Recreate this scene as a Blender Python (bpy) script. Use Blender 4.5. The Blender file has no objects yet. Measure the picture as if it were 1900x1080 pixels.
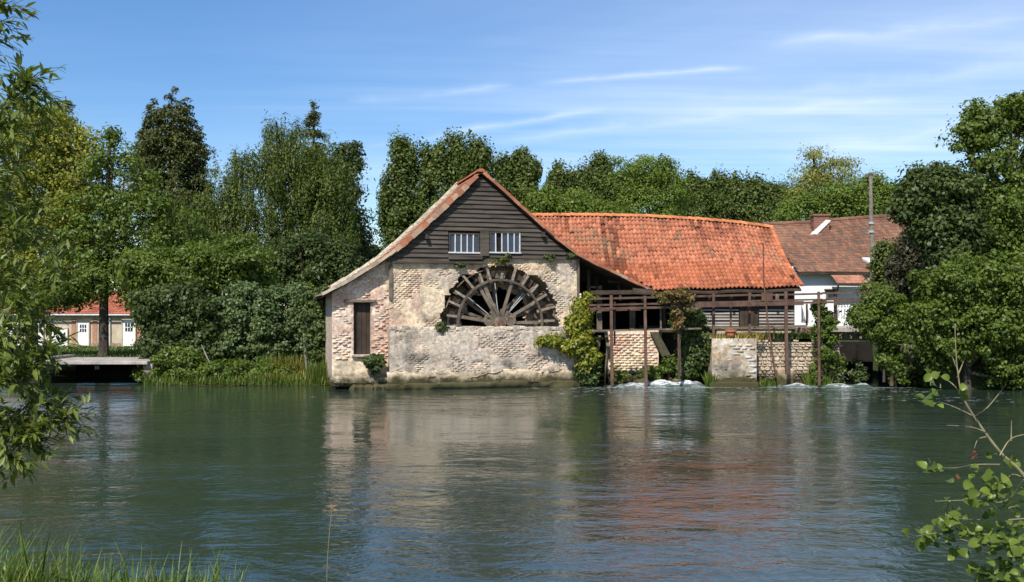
import bpy, math, random
import numpy as np
from mathutils import Vector, Matrix, Euler

# ------------------------------------------------------------------ camera, sky, sun, exposure
SC = bpy.context.scene
COL = SC.collection
FPX, CXP, HYP, CAMH = 1825.0, 950.0, 580.0, 2.74
cam = bpy.data.cameras.new('camera')
cam.sensor_width = 36.0
cam.lens = 36.0 * FPX / 1900.0
cam.shift_y = (HYP - 540.0) / 1900.0
cam.clip_start = 0.05
cam.clip_end = 3000.0
camo = bpy.data.objects.new('camera', cam)
COL.objects.link(camo)
camo.location = (0, 0, CAMH)
camo.rotation_euler = (math.radians(90), 0, 0)
SC.camera = camo

SUN_EL, SUN_AZ = math.radians(49), math.radians(23)       # sun behind the camera, to its left
world = bpy.data.worlds.new('World')
SC.world = world
world.use_nodes = True

def build_world():
    nt = world.node_tree
    N, L = nt.nodes, nt.links
    N.clear()
    out = N.new('ShaderNodeOutputWorld')
    bg = N.new('ShaderNodeBackground')
    bg.inputs['Strength'].default_value = 0.12
    sky = N.new('ShaderNodeTexSky')
    sky.sky_type = 'NISHITA'
    sky.sun_disc = False
    sky.sun_elevation = SUN_EL
    sky.sun_rotation = math.pi + SUN_AZ
    sky.altitude = 0
    sky.air_density = 1.0
    sky.dust_density = 0.3
    sky.ozone_density = 2.5
    tc = N.new('ShaderNodeTexCoord')
    sep = N.new('ShaderNodeSeparateXYZ')
    L.new(tc.outputs['Generated'], sep.inputs[0])

    def M(op, a, b=None, clamp=False):
        n = N.new('ShaderNodeMath'); n.operation = op; n.use_clamp = clamp
        for i, v in enumerate((a, b)):
            if v is None: continue
            if isinstance(v, (int, float)): n.inputs[i].default_value = v
            else: L.new(v, n.inputs[i])
        return n.outputs[0]
    # flat cloud layer: project the direction on a high sheet
    zc = M('MAXIMUM', sep.outputs[2], 0.03)
    u = M('DIVIDE', sep.outputs[0], zc)
    v = M('DIVIDE', sep.outputs[1], zc)
    comb = N.new('ShaderNodeCombineXYZ')
    L.new(u, comb.inputs[0]); L.new(v, comb.inputs[1])

    def streak(rot, sx, sy, scale, det, rough, lo, hi, dist=0.4, off=(0, 0, 0)):
        mp = N.new('ShaderNodeMapping')
        mp.inputs['Rotation'].default_value = (0, 0, math.radians(rot))
        mp.inputs['Scale'].default_value = (sx, sy, 1)
        mp.inputs['Location'].default_value = off
        L.new(comb.outputs[0], mp.inputs[0])
        no = N.new('ShaderNodeTexNoise')
        no.inputs['Scale'].default_value = scale
        no.inputs['Detail'].default_value = det
        no.inputs['Roughness'].default_value = rough
        no.inputs['Distortion'].default_value = dist
        L.new(mp.outputs[0], no.inputs['Vector'])
        mr = N.new('ShaderNodeMapRange')
        mr.interpolation_type = 'SMOOTHSTEP'
        mr.inputs[1].default_value = lo; mr.inputs[2].default_value = hi
        L.new(no.outputs[0], mr.inputs[0])
        return mr.outputs[0]
    thin = streak(20, 0.085, 0.55, 1.0, 8, 0.62, 0.40, 0.74)
    veil = streak(30, 0.16, 0.22, 1.0, 6, 0.58, 0.30, 0.78, 0.6, (3.1, 1.7, 0))
    fine = streak(14, 0.05, 1.6, 1.3, 5, 0.55, 0.56, 0.78, 0.25, (7.7, 2.2, 0))
    # more veil towards the right hand side of the sky, as a drifting cirrus field
    side = N.new('ShaderNodeMapRange')
    side.inputs[1].default_value = -0.30; side.inputs[2].default_value = 0.45
    side.inputs[3].default_value = 0.15; side.inputs[4].default_value = 1.0
    L.new(sep.outputs[0], side.inputs[0])

    def contrail(px0, py0, px1, py1, wd):
        # a long vapour trail: a great circle through two directions, limited in length
        def dirv(px, py):
            return Vector(((px - CXP) / FPX, 1.0, (HYP - py) / FPX)).normalized()
        a, b = dirv(px0, py0), dirv(px1, py1)
        n = a.cross(b).normalized(); m = (a + b).normalized(); t = n.cross(m)
        half = math.acos(max(-1, min(1, a.dot(b)))) / 2
        d1 = N.new('ShaderNodeVectorMath'); d1.operation = 'DOT_PRODUCT'
        L.new(tc.outputs['Generated'], d1.inputs[0]); d1.inputs[1].default_value = n
        d2 = N.new('ShaderNodeVectorMath'); d2.operation = 'DOT_PRODUCT'
        L.new(tc.outputs['Generated'], d2.inputs[0]); d2.inputs[1].default_value = t
        wob = N.new('ShaderNodeTexNoise'); wob.inputs['Scale'].default_value = 14; wob.inputs['Detail'].default_value = 4
        L.new(tc.outputs['Generated'], wob.inputs['Vector'])
        wv = M('MULTIPLY', M('SUBTRACT', wob.outputs[0], 0.5), wd * 1.6)
        across = M('ABSOLUTE', M('ADD', d1.outputs['Value'], wv))
        k = M('SUBTRACT', 1.0, M('DIVIDE', across, wd), True)
        along = M('SUBTRACT', 1.0, M('DIVIDE', M('ABSOLUTE', d2.outputs['Value']), half), True)
        soft = M('MULTIPLY', M('MULTIPLY', k, k), M('MINIMUM', M('MULTIPLY', along, 3.0), 1.0))
        wob2 = M('MULTIPLY', M('SUBTRACT', wob.outputs[0], 0.2), 1.7, True)
        return M('MULTIPLY', soft, wob2)
    trails = M('MULTIPLY', contrail(985, 154, 1420, 122, 0.006), 0.85)
    for c, s in ((contrail(640, 276, 1130, 203, 0.008), 0.75), (contrail(860, 272, 1820, 165, 0.012), 0.5),
                 (contrail(640, 190, 960, 160, 0.009), 0.45), (contrail(1250, 195, 1950, 120, 0.02), 0.4),
                 (contrail(1380, 88, 1950, 30, 0.012), 0.4), (contrail(1400, 300, 1950, 215, 0.02), 0.45)):
        trails = M('ADD', trails, M('MULTIPLY', c, s))
    c1 = M('MULTIPLY', M('ADD', M('MULTIPLY', thin, 0.42), M('ADD', M('MULTIPLY', veil, 0.46), M('MULTIPLY', fine, 0.30))), side.outputs[0])
    lowv = N.new('ShaderNodeMapRange'); lowv.inputs[1].default_value = 0.14; lowv.inputs[2].default_value = 0.34
    lowv.inputs[3].default_value = 1.25; lowv.inputs[4].default_value = 0.75
    L.new(sep.outputs[2], lowv.inputs[0])
    c1 = M('MULTIPLY', c1, lowv.outputs[0])
    cl = M('ADD', c1, M('MULTIPLY', trails, 0.62), True)
    # keep out of the ground half
    up = N.new('ShaderNodeMapRange'); up.inputs[1].default_value = 0.0; up.inputs[2].default_value = 0.06
    L.new(sep.outputs[2], up.inputs[0])
    cl = M('MULTIPLY', cl, up.outputs[0])
    hsv = N.new('ShaderNodeHueSaturation')
    hsv.inputs['Hue'].default_value = 0.506
    hsv.inputs['Saturation'].default_value = 1.32
    hsv.inputs['Value'].default_value = 1.0
    L.new(sky.outputs[0], hsv.inputs['Color'])
    mix = N.new('ShaderNodeMix'); mix.data_type = 'RGBA'
    L.new(cl, mix.inputs['Factor'])
    L.new(hsv.outputs[0], mix.inputs[6])
    mix.inputs[7].default_value = (6.9, 7.6, 8.7, 1)
    L.new(mix.outputs[2], bg.inputs['Color'])
    L.new(bg.outputs[0], out.inputs['Surface'])
build_world()

sun = bpy.data.lights.new('sun', 'SUN')
sun.energy = 5.0
sun.angle = math.radians(0.53)
sun.color = (1.0, 0.955, 0.88)
suno = bpy.data.objects.new('sun', sun)
COL.objects.link(suno)
to_sun = Vector((-math.sin(SUN_AZ) * math.cos(SUN_EL), -math.cos(SUN_AZ) * math.cos(SUN_EL), math.sin(SUN_EL)))
suno.rotation_euler = to_sun.to_track_quat('Z', 'Y').to_euler()
suno.location = (-20, -30, 50)
SC.view_settings.view_transform = 'Standard'
SC.view_settings.look = 'None'
SC.view_settings.exposure = 0.34
SC.view_settings.gamma = 1.0
SC.view_settings.use_curve_mapping = False
SC.cycles.max_bounces = 6
SC.cycles.transparent_max_bounces = 4

# ------------------------------------------------------------------ helpers
RNG = np.random.default_rng(7)
random.seed(7)

def P(px, py, d):
    """a point at depth d (metres) that stands where the photograph shows it"""
    return Vector(((px - CXP) / FPX * d, d, CAMH + (HYP - py) / FPX * d))

def srgb(r, g, b):
    return tuple(((c / 255.0) / 12.92 if c / 255.0 <= 0.04045 else ((c / 255.0 + 0.055) / 1.055) ** 2.4) for c in (r, g, b))

def hash3(i, j, k, seed):
    h = (i * 374761393 + j * 668265263 + k * 2147483647 + seed * 144665) & 0xFFFFFFFF
    h = ((h ^ (h >> 13)) * 1274126177) & 0xFFFFFFFF
    return ((h ^ (h >> 16)) & 0xFFFF) / 65535.0

def vnoise(p, seed=0):
    p = np.asarray(p, float)
    i = np.floor(p).astype(np.int64); f = p - i; f = f * f * (3 - 2 * f)
    r = 0
    for a in (0, 1):
        wx = f[..., 0] if a else 1 - f[..., 0]
        for b in (0, 1):
            wy = f[..., 1] if b else 1 - f[..., 1]
            for c in (0, 1):
                wz = f[..., 2] if c else 1 - f[..., 2]
                r = r + wx * wy * wz * hash3(i[..., 0] + a, i[..., 1] + b, i[..., 2] + c, seed)
    return r

def fbm(p, octv=4, seed=0):
    p = np.asarray(p, float); r = 0; a = 0.5; t = 0
    for o in range(octv):
        r = r + a * vnoise(p, seed + o * 17); t += a; a *= 0.5; p = p * 2.03
    return r / t

def sstep(x, a, b):
    t = np.clip((x - a) / (b - a), 0, 1)
    return t * t * (3 - 2 * t)

class MB:
    """collects faces of one mesh"""
    def __init__(s): s.v = []; s.f = []; s.c = []
    def add(s, vs, fs, col=None):
        o = len(s.v); s.v.extend([tuple(p) for p in vs])
        for f in fs:
            s.f.append(tuple(i + o for i in f)); s.c.append(col or (1, 1, 1))
    def box(s, c, size, rot=None, col=None, jit=0.0):
        c = Vector(c); hx, hy, hz = size[0] / 2, size[1] / 2, size[2] / 2
        vs = []
        for z in (-hz, hz):
            for x, y in ((-hx, -hy), (hx, -hy), (hx, hy), (-hx, hy)):
                p = Vector((x + random.uniform(-jit, jit), y + random.uniform(-jit, jit), z + random.uniform(-jit, jit)))
                if rot is not None: p = rot @ p
                vs.append(c + p)
        s.add(vs, [(3, 2, 1, 0), (4, 5, 6, 7), (0, 1, 5, 4), (1, 2, 6, 5), (2, 3, 7, 6), (3, 0, 4, 7)], col)
    def bar(s, a, b, w, h, up=(0, 0, 1), col=None, w2=None, h2=None):
        a = Vector(a); b = Vector(b); d = (b - a).normalized(); up = Vector(up)
        if abs(d.dot(up)) > 0.98: up = Vector((0, 1, 0))
        x = d.cross(up).normalized(); y = x.cross(d)
        vs = []
        for q, ww, hh in ((a, w, h), (b, w2 or w, h2 or h)):
            for sx, sy in ((-1, -1), (1, -1), (1, 1), (-1, 1)):
                vs.append(q + x * sx * ww / 2 + y * sy * hh / 2)
        s.add(vs, [(3, 2, 1, 0), (4, 5, 6, 7), (0, 1, 5, 4), (1, 2, 6, 5), (2, 3, 7, 6), (3, 0, 4, 7)], col)
    def tube(s, pts, rad, n=7, cap=True, col=None, wob=0.0):
        pts = [Vector(p) for p in pts]
        if isinstance(rad, (int, float)): rad = [rad] * len(pts)
        rings = []
        ref = Vector((0.13, 0.97, 0.2))
        for i, p in enumerate(pts):
            d = (pts[min(i + 1, len(pts) - 1)] - pts[max(i - 1, 0)])
            if d.length < 1e-9: d = Vector((0, 0, 1))
            d.normalize()
            if abs(d.dot(ref)) > 0.95: ref = Vector((1, 0.1, 0))
            x = d.cross(ref).normalized(); y = d.cross(x)
            rings.append([p + (x * math.cos(2 * math.pi * k / n) + y * math.sin(2 * math.pi * k / n)) * rad[i] * (1 + random.uniform(-wob, wob)) for k in range(n)])
        vs = [q for r in rings for q in r]; fs = []
        for i in range(len(pts) - 1):
            for k in range(n):
                fs.append((i * n + k, i * n + (k + 1) % n, (i + 1) * n + (k + 1) % n, (i + 1) * n + k))
        if cap:
            fs.append(tuple(range(n - 1, -1, -1))); fs.append(tuple((len(pts) - 1) * n + k for k in range(n)))
        s.add(vs, fs, col)
    def prism(s, poly, v0, v1, col=None):
        """polygon in (u, w), extruded along v"""
        n = len(poly)
        vs = [(u, v0, w) for u, w in poly] + [(u, v1, w) for u, w in poly]
        fs = [tuple(range(n)), tuple(range(2 * n - 1, n - 1, -1))]
        for i in range(n): fs.append((i, i + n, (i + 1) % n + n, (i + 1) % n))
        s.add(vs, fs, col)
    def build(s, name, mat, parent=None, smooth=False, bevel=0.0):
        me = bpy.data.meshes.new(name)
        me.from_pydata(s.v, [], s.f)
        if any(c != (1, 1, 1) for c in s.c):
            at = me.attributes.new('bcol', 'FLOAT_COLOR', 'FACE')
            at.data.foreach_set('color', np.array([(c[0], c[1], c[2], 1.0) for c in s.c], np.float32).ravel())
        return finish(me, name, mat, parent, smooth, bevel)

def finish(me, name, mat, parent=None, smooth=False, bevel=0.0):
    me.update(calc_edges=True)
    if smooth: me.polygons.foreach_set('use_smooth', np.ones(len(me.polygons), bool))
    if mat: me.materials.append(mat)
    o = bpy.data.objects.new(name, me)
    COL.objects.link(o)
    if parent is not None: o.parent = parent
    if bevel:
        m = o.modifiers.new('bevel', 'BEVEL'); m.width = bevel; m.segments = 1; m.limit_method = 'ANGLE'
    return o

def quad_mesh(name, V, Q, mat, parent=None, smooth=False, facecol=None, vertcol=None, tint=None):
    V = np.asarray(V, np.float32); Q = np.asarray(Q, np.int32)
    me = bpy.data.meshes.new(name)
    m, k = Q.shape
    me.vertices.add(len(V)); me.vertices.foreach_set('co', V.ravel())
    me.loops.add(m * k); me.loops.foreach_set('vertex_index', Q.ravel())
    me.polygons.add(m); me.polygons.foreach_set('loop_start', np.arange(0, m * k, k, dtype=np.int32))
    if facecol is not None:
        at = me.attributes.new('bcol', 'FLOAT_COLOR', 'FACE')
        at.data.foreach_set('color', np.c_[np.asarray(facecol), np.ones(m)].astype(np.float32).ravel())
    if vertcol is not None:
        at = me.attributes.new('bcol', 'FLOAT_COLOR', 'POINT')
        at.data.foreach_set('color', np.c_[np.asarray(vertcol), np.ones(len(V))].astype(np.float32).ravel())
    if tint is not None:
        at = me.attributes.new('tint', 'FLOAT', 'FACE')
        at.data.foreach_set('value', np.asarray(tint, np.float32))
    return finish(me, name, mat, parent, smooth)

def tag(o, label=None, cat=None, group=None, kind=None):
    if label: o['label'] = label
    if cat: o['category'] = cat
    if group: o['group'] = group
    if kind: o['kind'] = kind
    return o

def thing(name, label, cat, loc=(0, 0, 0), rotz=0.0, group=None):
    o = bpy.data.objects.new(name, None)
    o.empty_display_size = 0.2
    COL.objects.link(o)
    o.location = loc; o.rotation_euler = (0, 0, rotz)
    return tag(o, label, cat, group)

# ------------------------------------------------------------------ materials
MATS = {}
def new_mat(name):
    m = bpy.data.materials.new(name); m.use_nodes = True
    nt = m.node_tree; nt.nodes.clear()
    out = nt.nodes.new('ShaderNodeOutputMaterial')
    MATS[name] = m
    return m, nt, out

def n_noise(nt, vec, scale, det=5, rough=0.55, dist=0.0):
    n = nt.nodes.new('ShaderNodeTexNoise')
    n.inputs['Scale'].default_value = scale; n.inputs['Detail'].default_value = det
    n.inputs['Roughness'].default_value = rough; n.inputs['Distortion'].default_value = dist
    if vec is not None: nt.links.new(vec, n.inputs['Vector'])
    return n.outputs[0]

def n_range(nt, val, a, b, c=0.0, d=1.0):
    n = nt.nodes.new('ShaderNodeMapRange')
    n.inputs[1].default_value = a; n.inputs[2].default_value = b; n.inputs[3].default_value = c; n.inputs[4].default_value = d
    nt.links.new(val, n.inputs[0]); return n.outputs[0]

def n_mix(nt, fac, a, b, mode='MIX'):
    n = nt.nodes.new('ShaderNodeMix'); n.data_type = 'RGBA'; n.blend_type = mode
    for key, v in (('Factor', fac), (6, a), (7, b)):
        if isinstance(v, (int, float)): n.inputs[key].default_value = v
        elif isinstance(v, tuple): n.inputs[key].default_value = (*v[:3], 1)
        else: nt.links.new(v, n.inputs[key])
    return n.outputs[2]

def n_coord(nt, scale=(1, 1, 1), world_space=False):
    if world_space:
        g = nt.nodes.new('ShaderNodeNewGeometry'); src = g.outputs['Position']
    else:
        t = nt.nodes.new('ShaderNodeTexCoord'); src = t.outputs['Object']
    mp = nt.nodes.new('ShaderNodeMapping'); mp.inputs['Scale'].default_value = scale
    nt.links.new(src, mp.inputs[0]); return mp.outputs[0]

def surf(name, c1, c2, scale=3.0, rough=0.85, bump=0.02, bscale=None, attr=False, stretch=(1, 1, 1),
         dirt=None, dirt_amt=0.5, dscale=0.9, spec=0.25, isl=0.0, moss=None):
    """weathered opaque material: two-tone noise, blotches of dirt, relief; attr multiplies the piece's own colour"""
    m, nt, out = new_mat(name)
    b = nt.nodes.new('ShaderNodeBsdfPrincipled')
    b.inputs['Roughness'].default_value = rough
    b.inputs['Specular IOR Level'].default_value = spec
    co = n_coord(nt, stretch, True)
    f = n_range(nt, n_noise(nt, co, scale, 6, 0.62), 0.32, 0.68)
    col = n_mix(nt, f, c1, c2)
    if attr:
        a = nt.nodes.new('ShaderNodeAttribute'); a.attribute_name = 'bcol'
        col = n_mix(nt, 1.0, col, a.outputs['Color'], 'MULTIPLY')
    if isl:
        g = nt.nodes.new('ShaderNodeNewGeometry')
        v = n_range(nt, g.outputs['Random Per Island'], 0, 1, 1 - isl, 1 + isl)
        h = nt.nodes.new('ShaderNodeHueSaturation'); nt.links.new(v, h.inputs['Value']); nt.links.new(col, h.inputs['Color'])
        col = h.outputs[0]
    if dirt:
        co2 = n_coord(nt, (1, 1, 0.55), True)
        df = n_range(nt, n_noise(nt, co2, dscale, 8, 0.68, 0.3), 0.50, 0.72, 0, dirt_amt)
        col = n_mix(nt, df, col, dirt)
    if moss:
        # wet, mossy band at the waterline with a ragged upper edge
        g = nt.nodes.new('ShaderNodeNewGeometry'); sp = nt.nodes.new('ShaderNodeSeparateXYZ')
        nt.links.new(g.outputs['Position'], sp.inputs[0])
        nz = n_noise(nt, n_coord(nt, (1, 1, 1), True), 2.6, 6, 0.7)
        ad = nt.nodes.new('ShaderNodeMath'); ad.operation = 'MULTIPLY_ADD'
        nt.links.new(nz, ad.inputs[0]); ad.inputs[1].default_value = -0.9; nt.links.new(sp.outputs[2], ad.inputs[2])
        mf = n_range(nt, ad.outputs[0], -0.16, 0.02 + moss[3], 0.95, 0)
        col = n_mix(nt, mf, col, moss[:3])
    nt.links.new(col, b.inputs['Base Color'])
    if bump:
        bp = nt.nodes.new('ShaderNodeBump'); bp.inputs['Strength'].default_value = 1.0; bp.inputs['Distance'].default_value = bump
        h = n_noise(nt, n_coord(nt, stretch, True), bscale or scale * 6, 6, 0.65)
        nt.links.new(h, bp.inputs['Height']); nt.links.new(bp.outputs[0], b.inputs['Normal'])
    nt.links.new(b.outputs[0], out.inputs['Surface'])
    return m

def leafmat(name, c1, c2, trans=0.35, rough=0.5, yellow=None):
    m, nt, out = new_mat(name)
    g = nt.nodes.new('ShaderNodeNewGeometry')
    a = nt.nodes.new('ShaderNodeAttribute'); a.attribute_name = 'tint'
    ad = nt.nodes.new('ShaderNodeMath'); ad.operation = 'MULTIPLY_ADD'
    nt.links.new(g.outputs['Random Per Island'], ad.inputs[0]); ad.inputs[1].default_value = 0.5
    mu = nt.nodes.new('ShaderNodeMath'); mu.operation = 'MULTIPLY'; nt.links.new(a.outputs['Fac'], mu.inputs[0]); mu.inputs[1].default_value = 0.5
    nt.links.new(mu.outputs[0], ad.inputs[2])
    col = n_mix(nt, ad.outputs[0], c1, c2)
    if yellow:
        yf = n_range(nt, g.outputs['Random Per Island'], 0.86, 0.9, 0, 0.8)
        col = n_mix(nt, yf, col, yellow)
    b = nt.nodes.new('ShaderNodeBsdfPrincipled')
    b.inputs['Roughness'].default_value = rough; b.inputs['Specular IOR Level'].default_value = 0.3
    t = nt.nodes.new('ShaderNodeBsdfTranslucent')
    nt.links.new(col, b.inputs['Base Color'])
    tcol = n_mix(nt, 1.0, col, (1.25, 1.3, 0.55), 'MULTIPLY')
    nt.links.new(tcol, t.inputs['Color'])
    mx = nt.nodes.new('ShaderNodeMixShader'); mx.inputs[0].default_value = trans
    nt.links.new(b.outputs[0], mx.inputs[1]); nt.links.new(t.outputs[0], mx.inputs[2])
    nt.links.new(mx.outputs[0], out.inputs['Surface'])
    return m

MOSS = (0.045, 0.042, 0.014, 0.14)
M_BRICK = surf('brick', (0.70, 0.66, 0.62), (1.35, 1.32, 1.28), 11, 0.92, 0.010, 34, attr=True, dirt=(0.16, 0.135, 0.105), dirt_amt=0.6, dscale=1.3, moss=MOSS)
M_RENDER = surf('lime_render', (0.64, 0.60, 0.56), (1.38, 1.36, 1.32), 9, 0.95, 0.022, 20, attr=True, dirt=(0.16, 0.135, 0.105), dirt_amt=0.6, dscale=1.2, moss=MOSS)
M_STONE = surf('rubble_stone', (0.36, 0.28, 0.19), (0.58, 0.48, 0.36), 5, 0.95, 0.02, 25, isl=0.3, dirt=(0.10, 0.09, 0.05), dirt_amt=0.6, dscale=1.6, moss=MOSS)
M_BOARD = surf('tarred_board', (0.028, 0.022, 0.017), (0.088, 0.072, 0.056), 2.2, 0.75, 0.008, 30, stretch=(0.25, 1, 4), isl=0.40, attr=False)
M_GREYWOOD = surf('silvered_wood', (0.075, 0.058, 0.042), (0.215, 0.172, 0.125), 4, 0.9, 0.012, 30, stretch=(1, 1, 1), isl=0.25, dirt=(0.05, 0.042, 0.035), dirt_amt=0.6)
M_DARKWOOD = surf('dark_wood', (0.028, 0.019, 0.013), (0.065, 0.047, 0.034), 3, 0.85, 0.008, 24, isl=0.2)
M_RAILWOOD = surf('rusty_brown_paint', (0.055, 0.030, 0.021), (0.125, 0.072, 0.050), 3, 0.85, 0.008, 24, isl=0.25, dirt=(0.17, 0.145, 0.12), dirt_amt=0.6, dscale=2.2)
M_TILE = surf('clay_tile', (0.85, 0.82, 0.8), (1.1, 1.08, 1.05), 9, 0.85, 0.006, 40, attr=True, dirt=(0.10, 0.035, 0.02), dirt_amt=0.5, dscale=1.4)
M_BROWNTILE = surf('brown_tile', (0.85, 0.82, 0.8), (1.1, 1.08, 1.05), 7, 0.9, 0.006, 40, attr=True, dirt=(0.06, 0.04, 0.03), dirt_amt=0.6, dscale=0.9)
M_WHITE = surf('white_wash', (0.72, 0.72, 0.71), (0.82, 0.82, 0.80), 1.2, 0.9, 0.004, 18, dirt=(0.5, 0.48, 0.44), dirt_amt=0.4)
M_WHITEPAINT = surf('white_paint', (0.74, 0.74, 0.72), (0.82, 0.82, 0.80), 3, 0.6, 0.002)
M_GREYPAINT = surf('grey_white_paint', (0.42, 0.43, 0.44), (0.62, 0.62, 0.62), 6, 0.7, 0.003)
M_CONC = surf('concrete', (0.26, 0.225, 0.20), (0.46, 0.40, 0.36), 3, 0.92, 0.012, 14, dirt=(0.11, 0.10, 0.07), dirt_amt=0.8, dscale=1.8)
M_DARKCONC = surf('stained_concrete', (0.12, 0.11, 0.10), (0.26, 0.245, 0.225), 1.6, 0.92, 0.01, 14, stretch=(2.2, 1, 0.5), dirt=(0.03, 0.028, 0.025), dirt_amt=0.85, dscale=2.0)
M_METAL = surf('rusty_metal', (0.09, 0.045, 0.03), (0.16, 0.08, 0.05), 8, 0.7, 0.003)
M_IRON = surf('pale_iron', (0.30, 0.30, 0.30), (0.45, 0.44, 0.42), 8, 0.55, 0.002)
M_TERRA = surf('terracotta', (0.30, 0.10, 0.05), (0.40, 0.15, 0.08), 8, 0.85, 0.004)
M_SOIL = surf('soil', (0.035, 0.025, 0.016), (0.07, 0.05, 0.03), 4, 0.98, 0.03, 14)
M_BARK = surf('bark', (0.035, 0.028, 0.021), (0.085, 0.07, 0.055), 6, 0.95, 0.02, 20, stretch=(2, 2, 0.5))
M_PALEBARK = surf('pale_bark', (0.13, 0.11, 0.085), (0.27, 0.235, 0.185), 6, 0.9, 0.006, 30)
M_TWIG = surf('twig', (0.16, 0.13, 0.07), (0.30, 0.26, 0.15), 20, 0.8, 0.0008, 90)
M_DARKTWIG = surf('dark_twig', (0.025, 0.022, 0.013), (0.06, 0.05, 0.03), 20, 0.8, 0.0008, 90)
M_CREAM = surf('cream_render', (0.42, 0.35, 0.25), (0.58, 0.50, 0.38), 2.2, 0.92, 0.008, 20, dirt=(0.30, 0.17, 0.11), dirt_amt=0.7, dscale=1.3)
M_GRASSG = surf('grass_ground', (0.030, 0.048, 0.012), (0.062, 0.085, 0.022), 1.5, 0.98, 0.05, 9, dirt=(0.06, 0.05, 0.025), dirt_amt=0.5, dscale=0.6)

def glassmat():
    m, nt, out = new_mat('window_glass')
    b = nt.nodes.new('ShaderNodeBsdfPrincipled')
    b.inputs['Base Color'].default_value = (0.030, 0.040, 0.058, 1)  # bluish base colour stands in for sky reflected in the panes
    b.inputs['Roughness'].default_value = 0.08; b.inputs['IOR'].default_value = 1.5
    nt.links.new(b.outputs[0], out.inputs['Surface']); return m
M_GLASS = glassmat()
M_VOID = surf('dark_interior', (0.012, 0.010, 0.008), (0.022, 0.018, 0.015), 3, 0.98, 0)  # near-black colour puts the darkness of unlit interiors and gaps into the surface

def watermat():
    m, nt, out = new_mat('river_water')
    b = nt.nodes.new('ShaderNodeBsdfPrincipled')
    b.inputs['IOR'].default_value = 1.45
    b.inputs['Roughness'].default_value = 0.035
    b.inputs['Specular IOR Level'].default_value = 0.5
    co = n_coord(nt, (0.5, 1, 1), True)
    cf = n_range(nt, n_noise(nt, co, 0.22, 4), 0.35, 0.65)
    col = n_mix(nt, cf, (0.022, 0.036, 0.024), (0.030, 0.044, 0.032))
    nt.links.new(col, b.inputs['Base Color'])
    def wave(sx, sy, sc, det, amp, rot=0.0, dist=0.3):
        g = nt.nodes.new('ShaderNodeNewGeometry')
        mp = nt.nodes.new('ShaderNodeMapping'); mp.inputs['Scale'].default_value = (sx, sy, 1); mp.inputs['Rotation'].default_value = (0, 0, rot)
        nt.links.new(g.outputs['Position'], mp.inputs[0])
        h = n_noise(nt, mp.outputs[0], sc, det, 0.5, dist)
        x = nt.nodes.new('ShaderNodeMath'); x.operation = 'MULTIPLY'; nt.links.new(h, x.inputs[0]); x.inputs[1].default_value = amp
        return x.outputs[0]
    # patches of livelier and of smoother water; the weir and the race keep the water on the right restless
    def mm(op, x, y):
        n = nt.nodes.new('ShaderNodeMath'); n.operation = op
        for i, v in enumerate((x, y)):
            if isinstance(v, (int, float)): n.inputs[i].default_value = v
            else: nt.links.new(v, n.inputs[i])
        return n.outputs[0]
    pt = n_range(nt, n_noise(nt, n_coord(nt, (0.10, 0.24, 1), True), 1.0, 3, 0.55, 0.4), 0.36, 0.64, 0.35, 1.5)
    cl_ = n_range(nt, n_noise(nt, n_coord(nt, (0.16, 0.42, 1), True), 1.0, 4, 0.6, 1.6), 0.38, 0.64, 0.7, 1.3)
    pt = mm('MULTIPLY', pt, cl_)
    g = nt.nodes.new('ShaderNodeNewGeometry'); dv = nt.nodes.new('ShaderNodeVectorMath'); dv.operation = 'MULTIPLY_ADD'
    nt.links.new(g.outputs['Position'], dv.inputs[0]); dv.inputs[1].default_value = (1 / 8.0, 1 / 19.0, 0); dv.inputs[2].default_value = (-9.5 / 8, -32 / 19.0, 0)
    ln = nt.nodes.new('ShaderNodeVectorMath'); ln.operation = 'LENGTH'; nt.links.new(dv.outputs[0], ln.inputs[0])
    weir = n_range(nt, mm('ADD', ln.outputs['Value'], mm('MULTIPLY', n_noise(nt, n_coord(nt, (0.3, 0.6, 1), True), 1.0, 3), 0.6)), 0.55, 1.45, 1.0, 0.0)
    s1 = wave(0.7, 1.0, 0.7, 2, 0.024, 0.35, 1.2)
    s2 = mm('ADD', wave(0.75, 1.0, 2.3, 3, 0.0115, -0.3, 1.5), wave(0.85, 1.0, 7.0, 3, 0.0058, 0.4, 1.2))
    boost = mm('ADD', 1.0, mm('MULTIPLY', weir, 1.4))
    mu = mm('MULTIPLY', mm('ADD', s1, mm('MULTIPLY', s2, boost)), pt)
    bp = nt.nodes.new('ShaderNodeBump'); bp.inputs['Strength'].default_value = 1.0; bp.inputs['Distance'].default_value = 1.0
    nt.links.new(mu, bp.inputs['Height']); nt.links.new(bp.outputs[0], b.inputs['Normal'])
    nt.links.new(b.outputs[0], out.inputs['Surface']); return m
M_WATER = watermat()

def foammat():
    m, nt, out = new_mat('white_water')
    b = nt.nodes.new('ShaderNodeBsdfPrincipled'); b.inputs['Roughness'].default_value = 0.35
    a = nt.nodes.new('ShaderNodeAttribute'); a.attribute_name = 'bcol'
    f = n_range(nt, n_noise(nt, n_coord(nt, (0.8, 2.0, 2.4), True), 7, 6, 0.7), 0.40, 0.58)
    col = n_mix(nt, f, (0.05, 0.075, 0.065), (0.80, 0.82, 0.83))
    col = n_mix(nt, a.outputs['Fac'], (0.05, 0.08, 0.065), col)
    nt.links.new(col, b.inputs['Base Color'])
    bp = nt.nodes.new('ShaderNodeBump'); bp.inputs['Distance'].default_value = 0.05
    nt.links.new(n_noise(nt, n_coord(nt, (1, 1, 1), True), 12, 5, 0.6), bp.inputs['Height']); nt.links.new(bp.outputs[0], b.inputs['Normal'])
    nt.links.new(b.outputs[0], out.inputs['Surface']); return m
M_FOAM = foammat()

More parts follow.
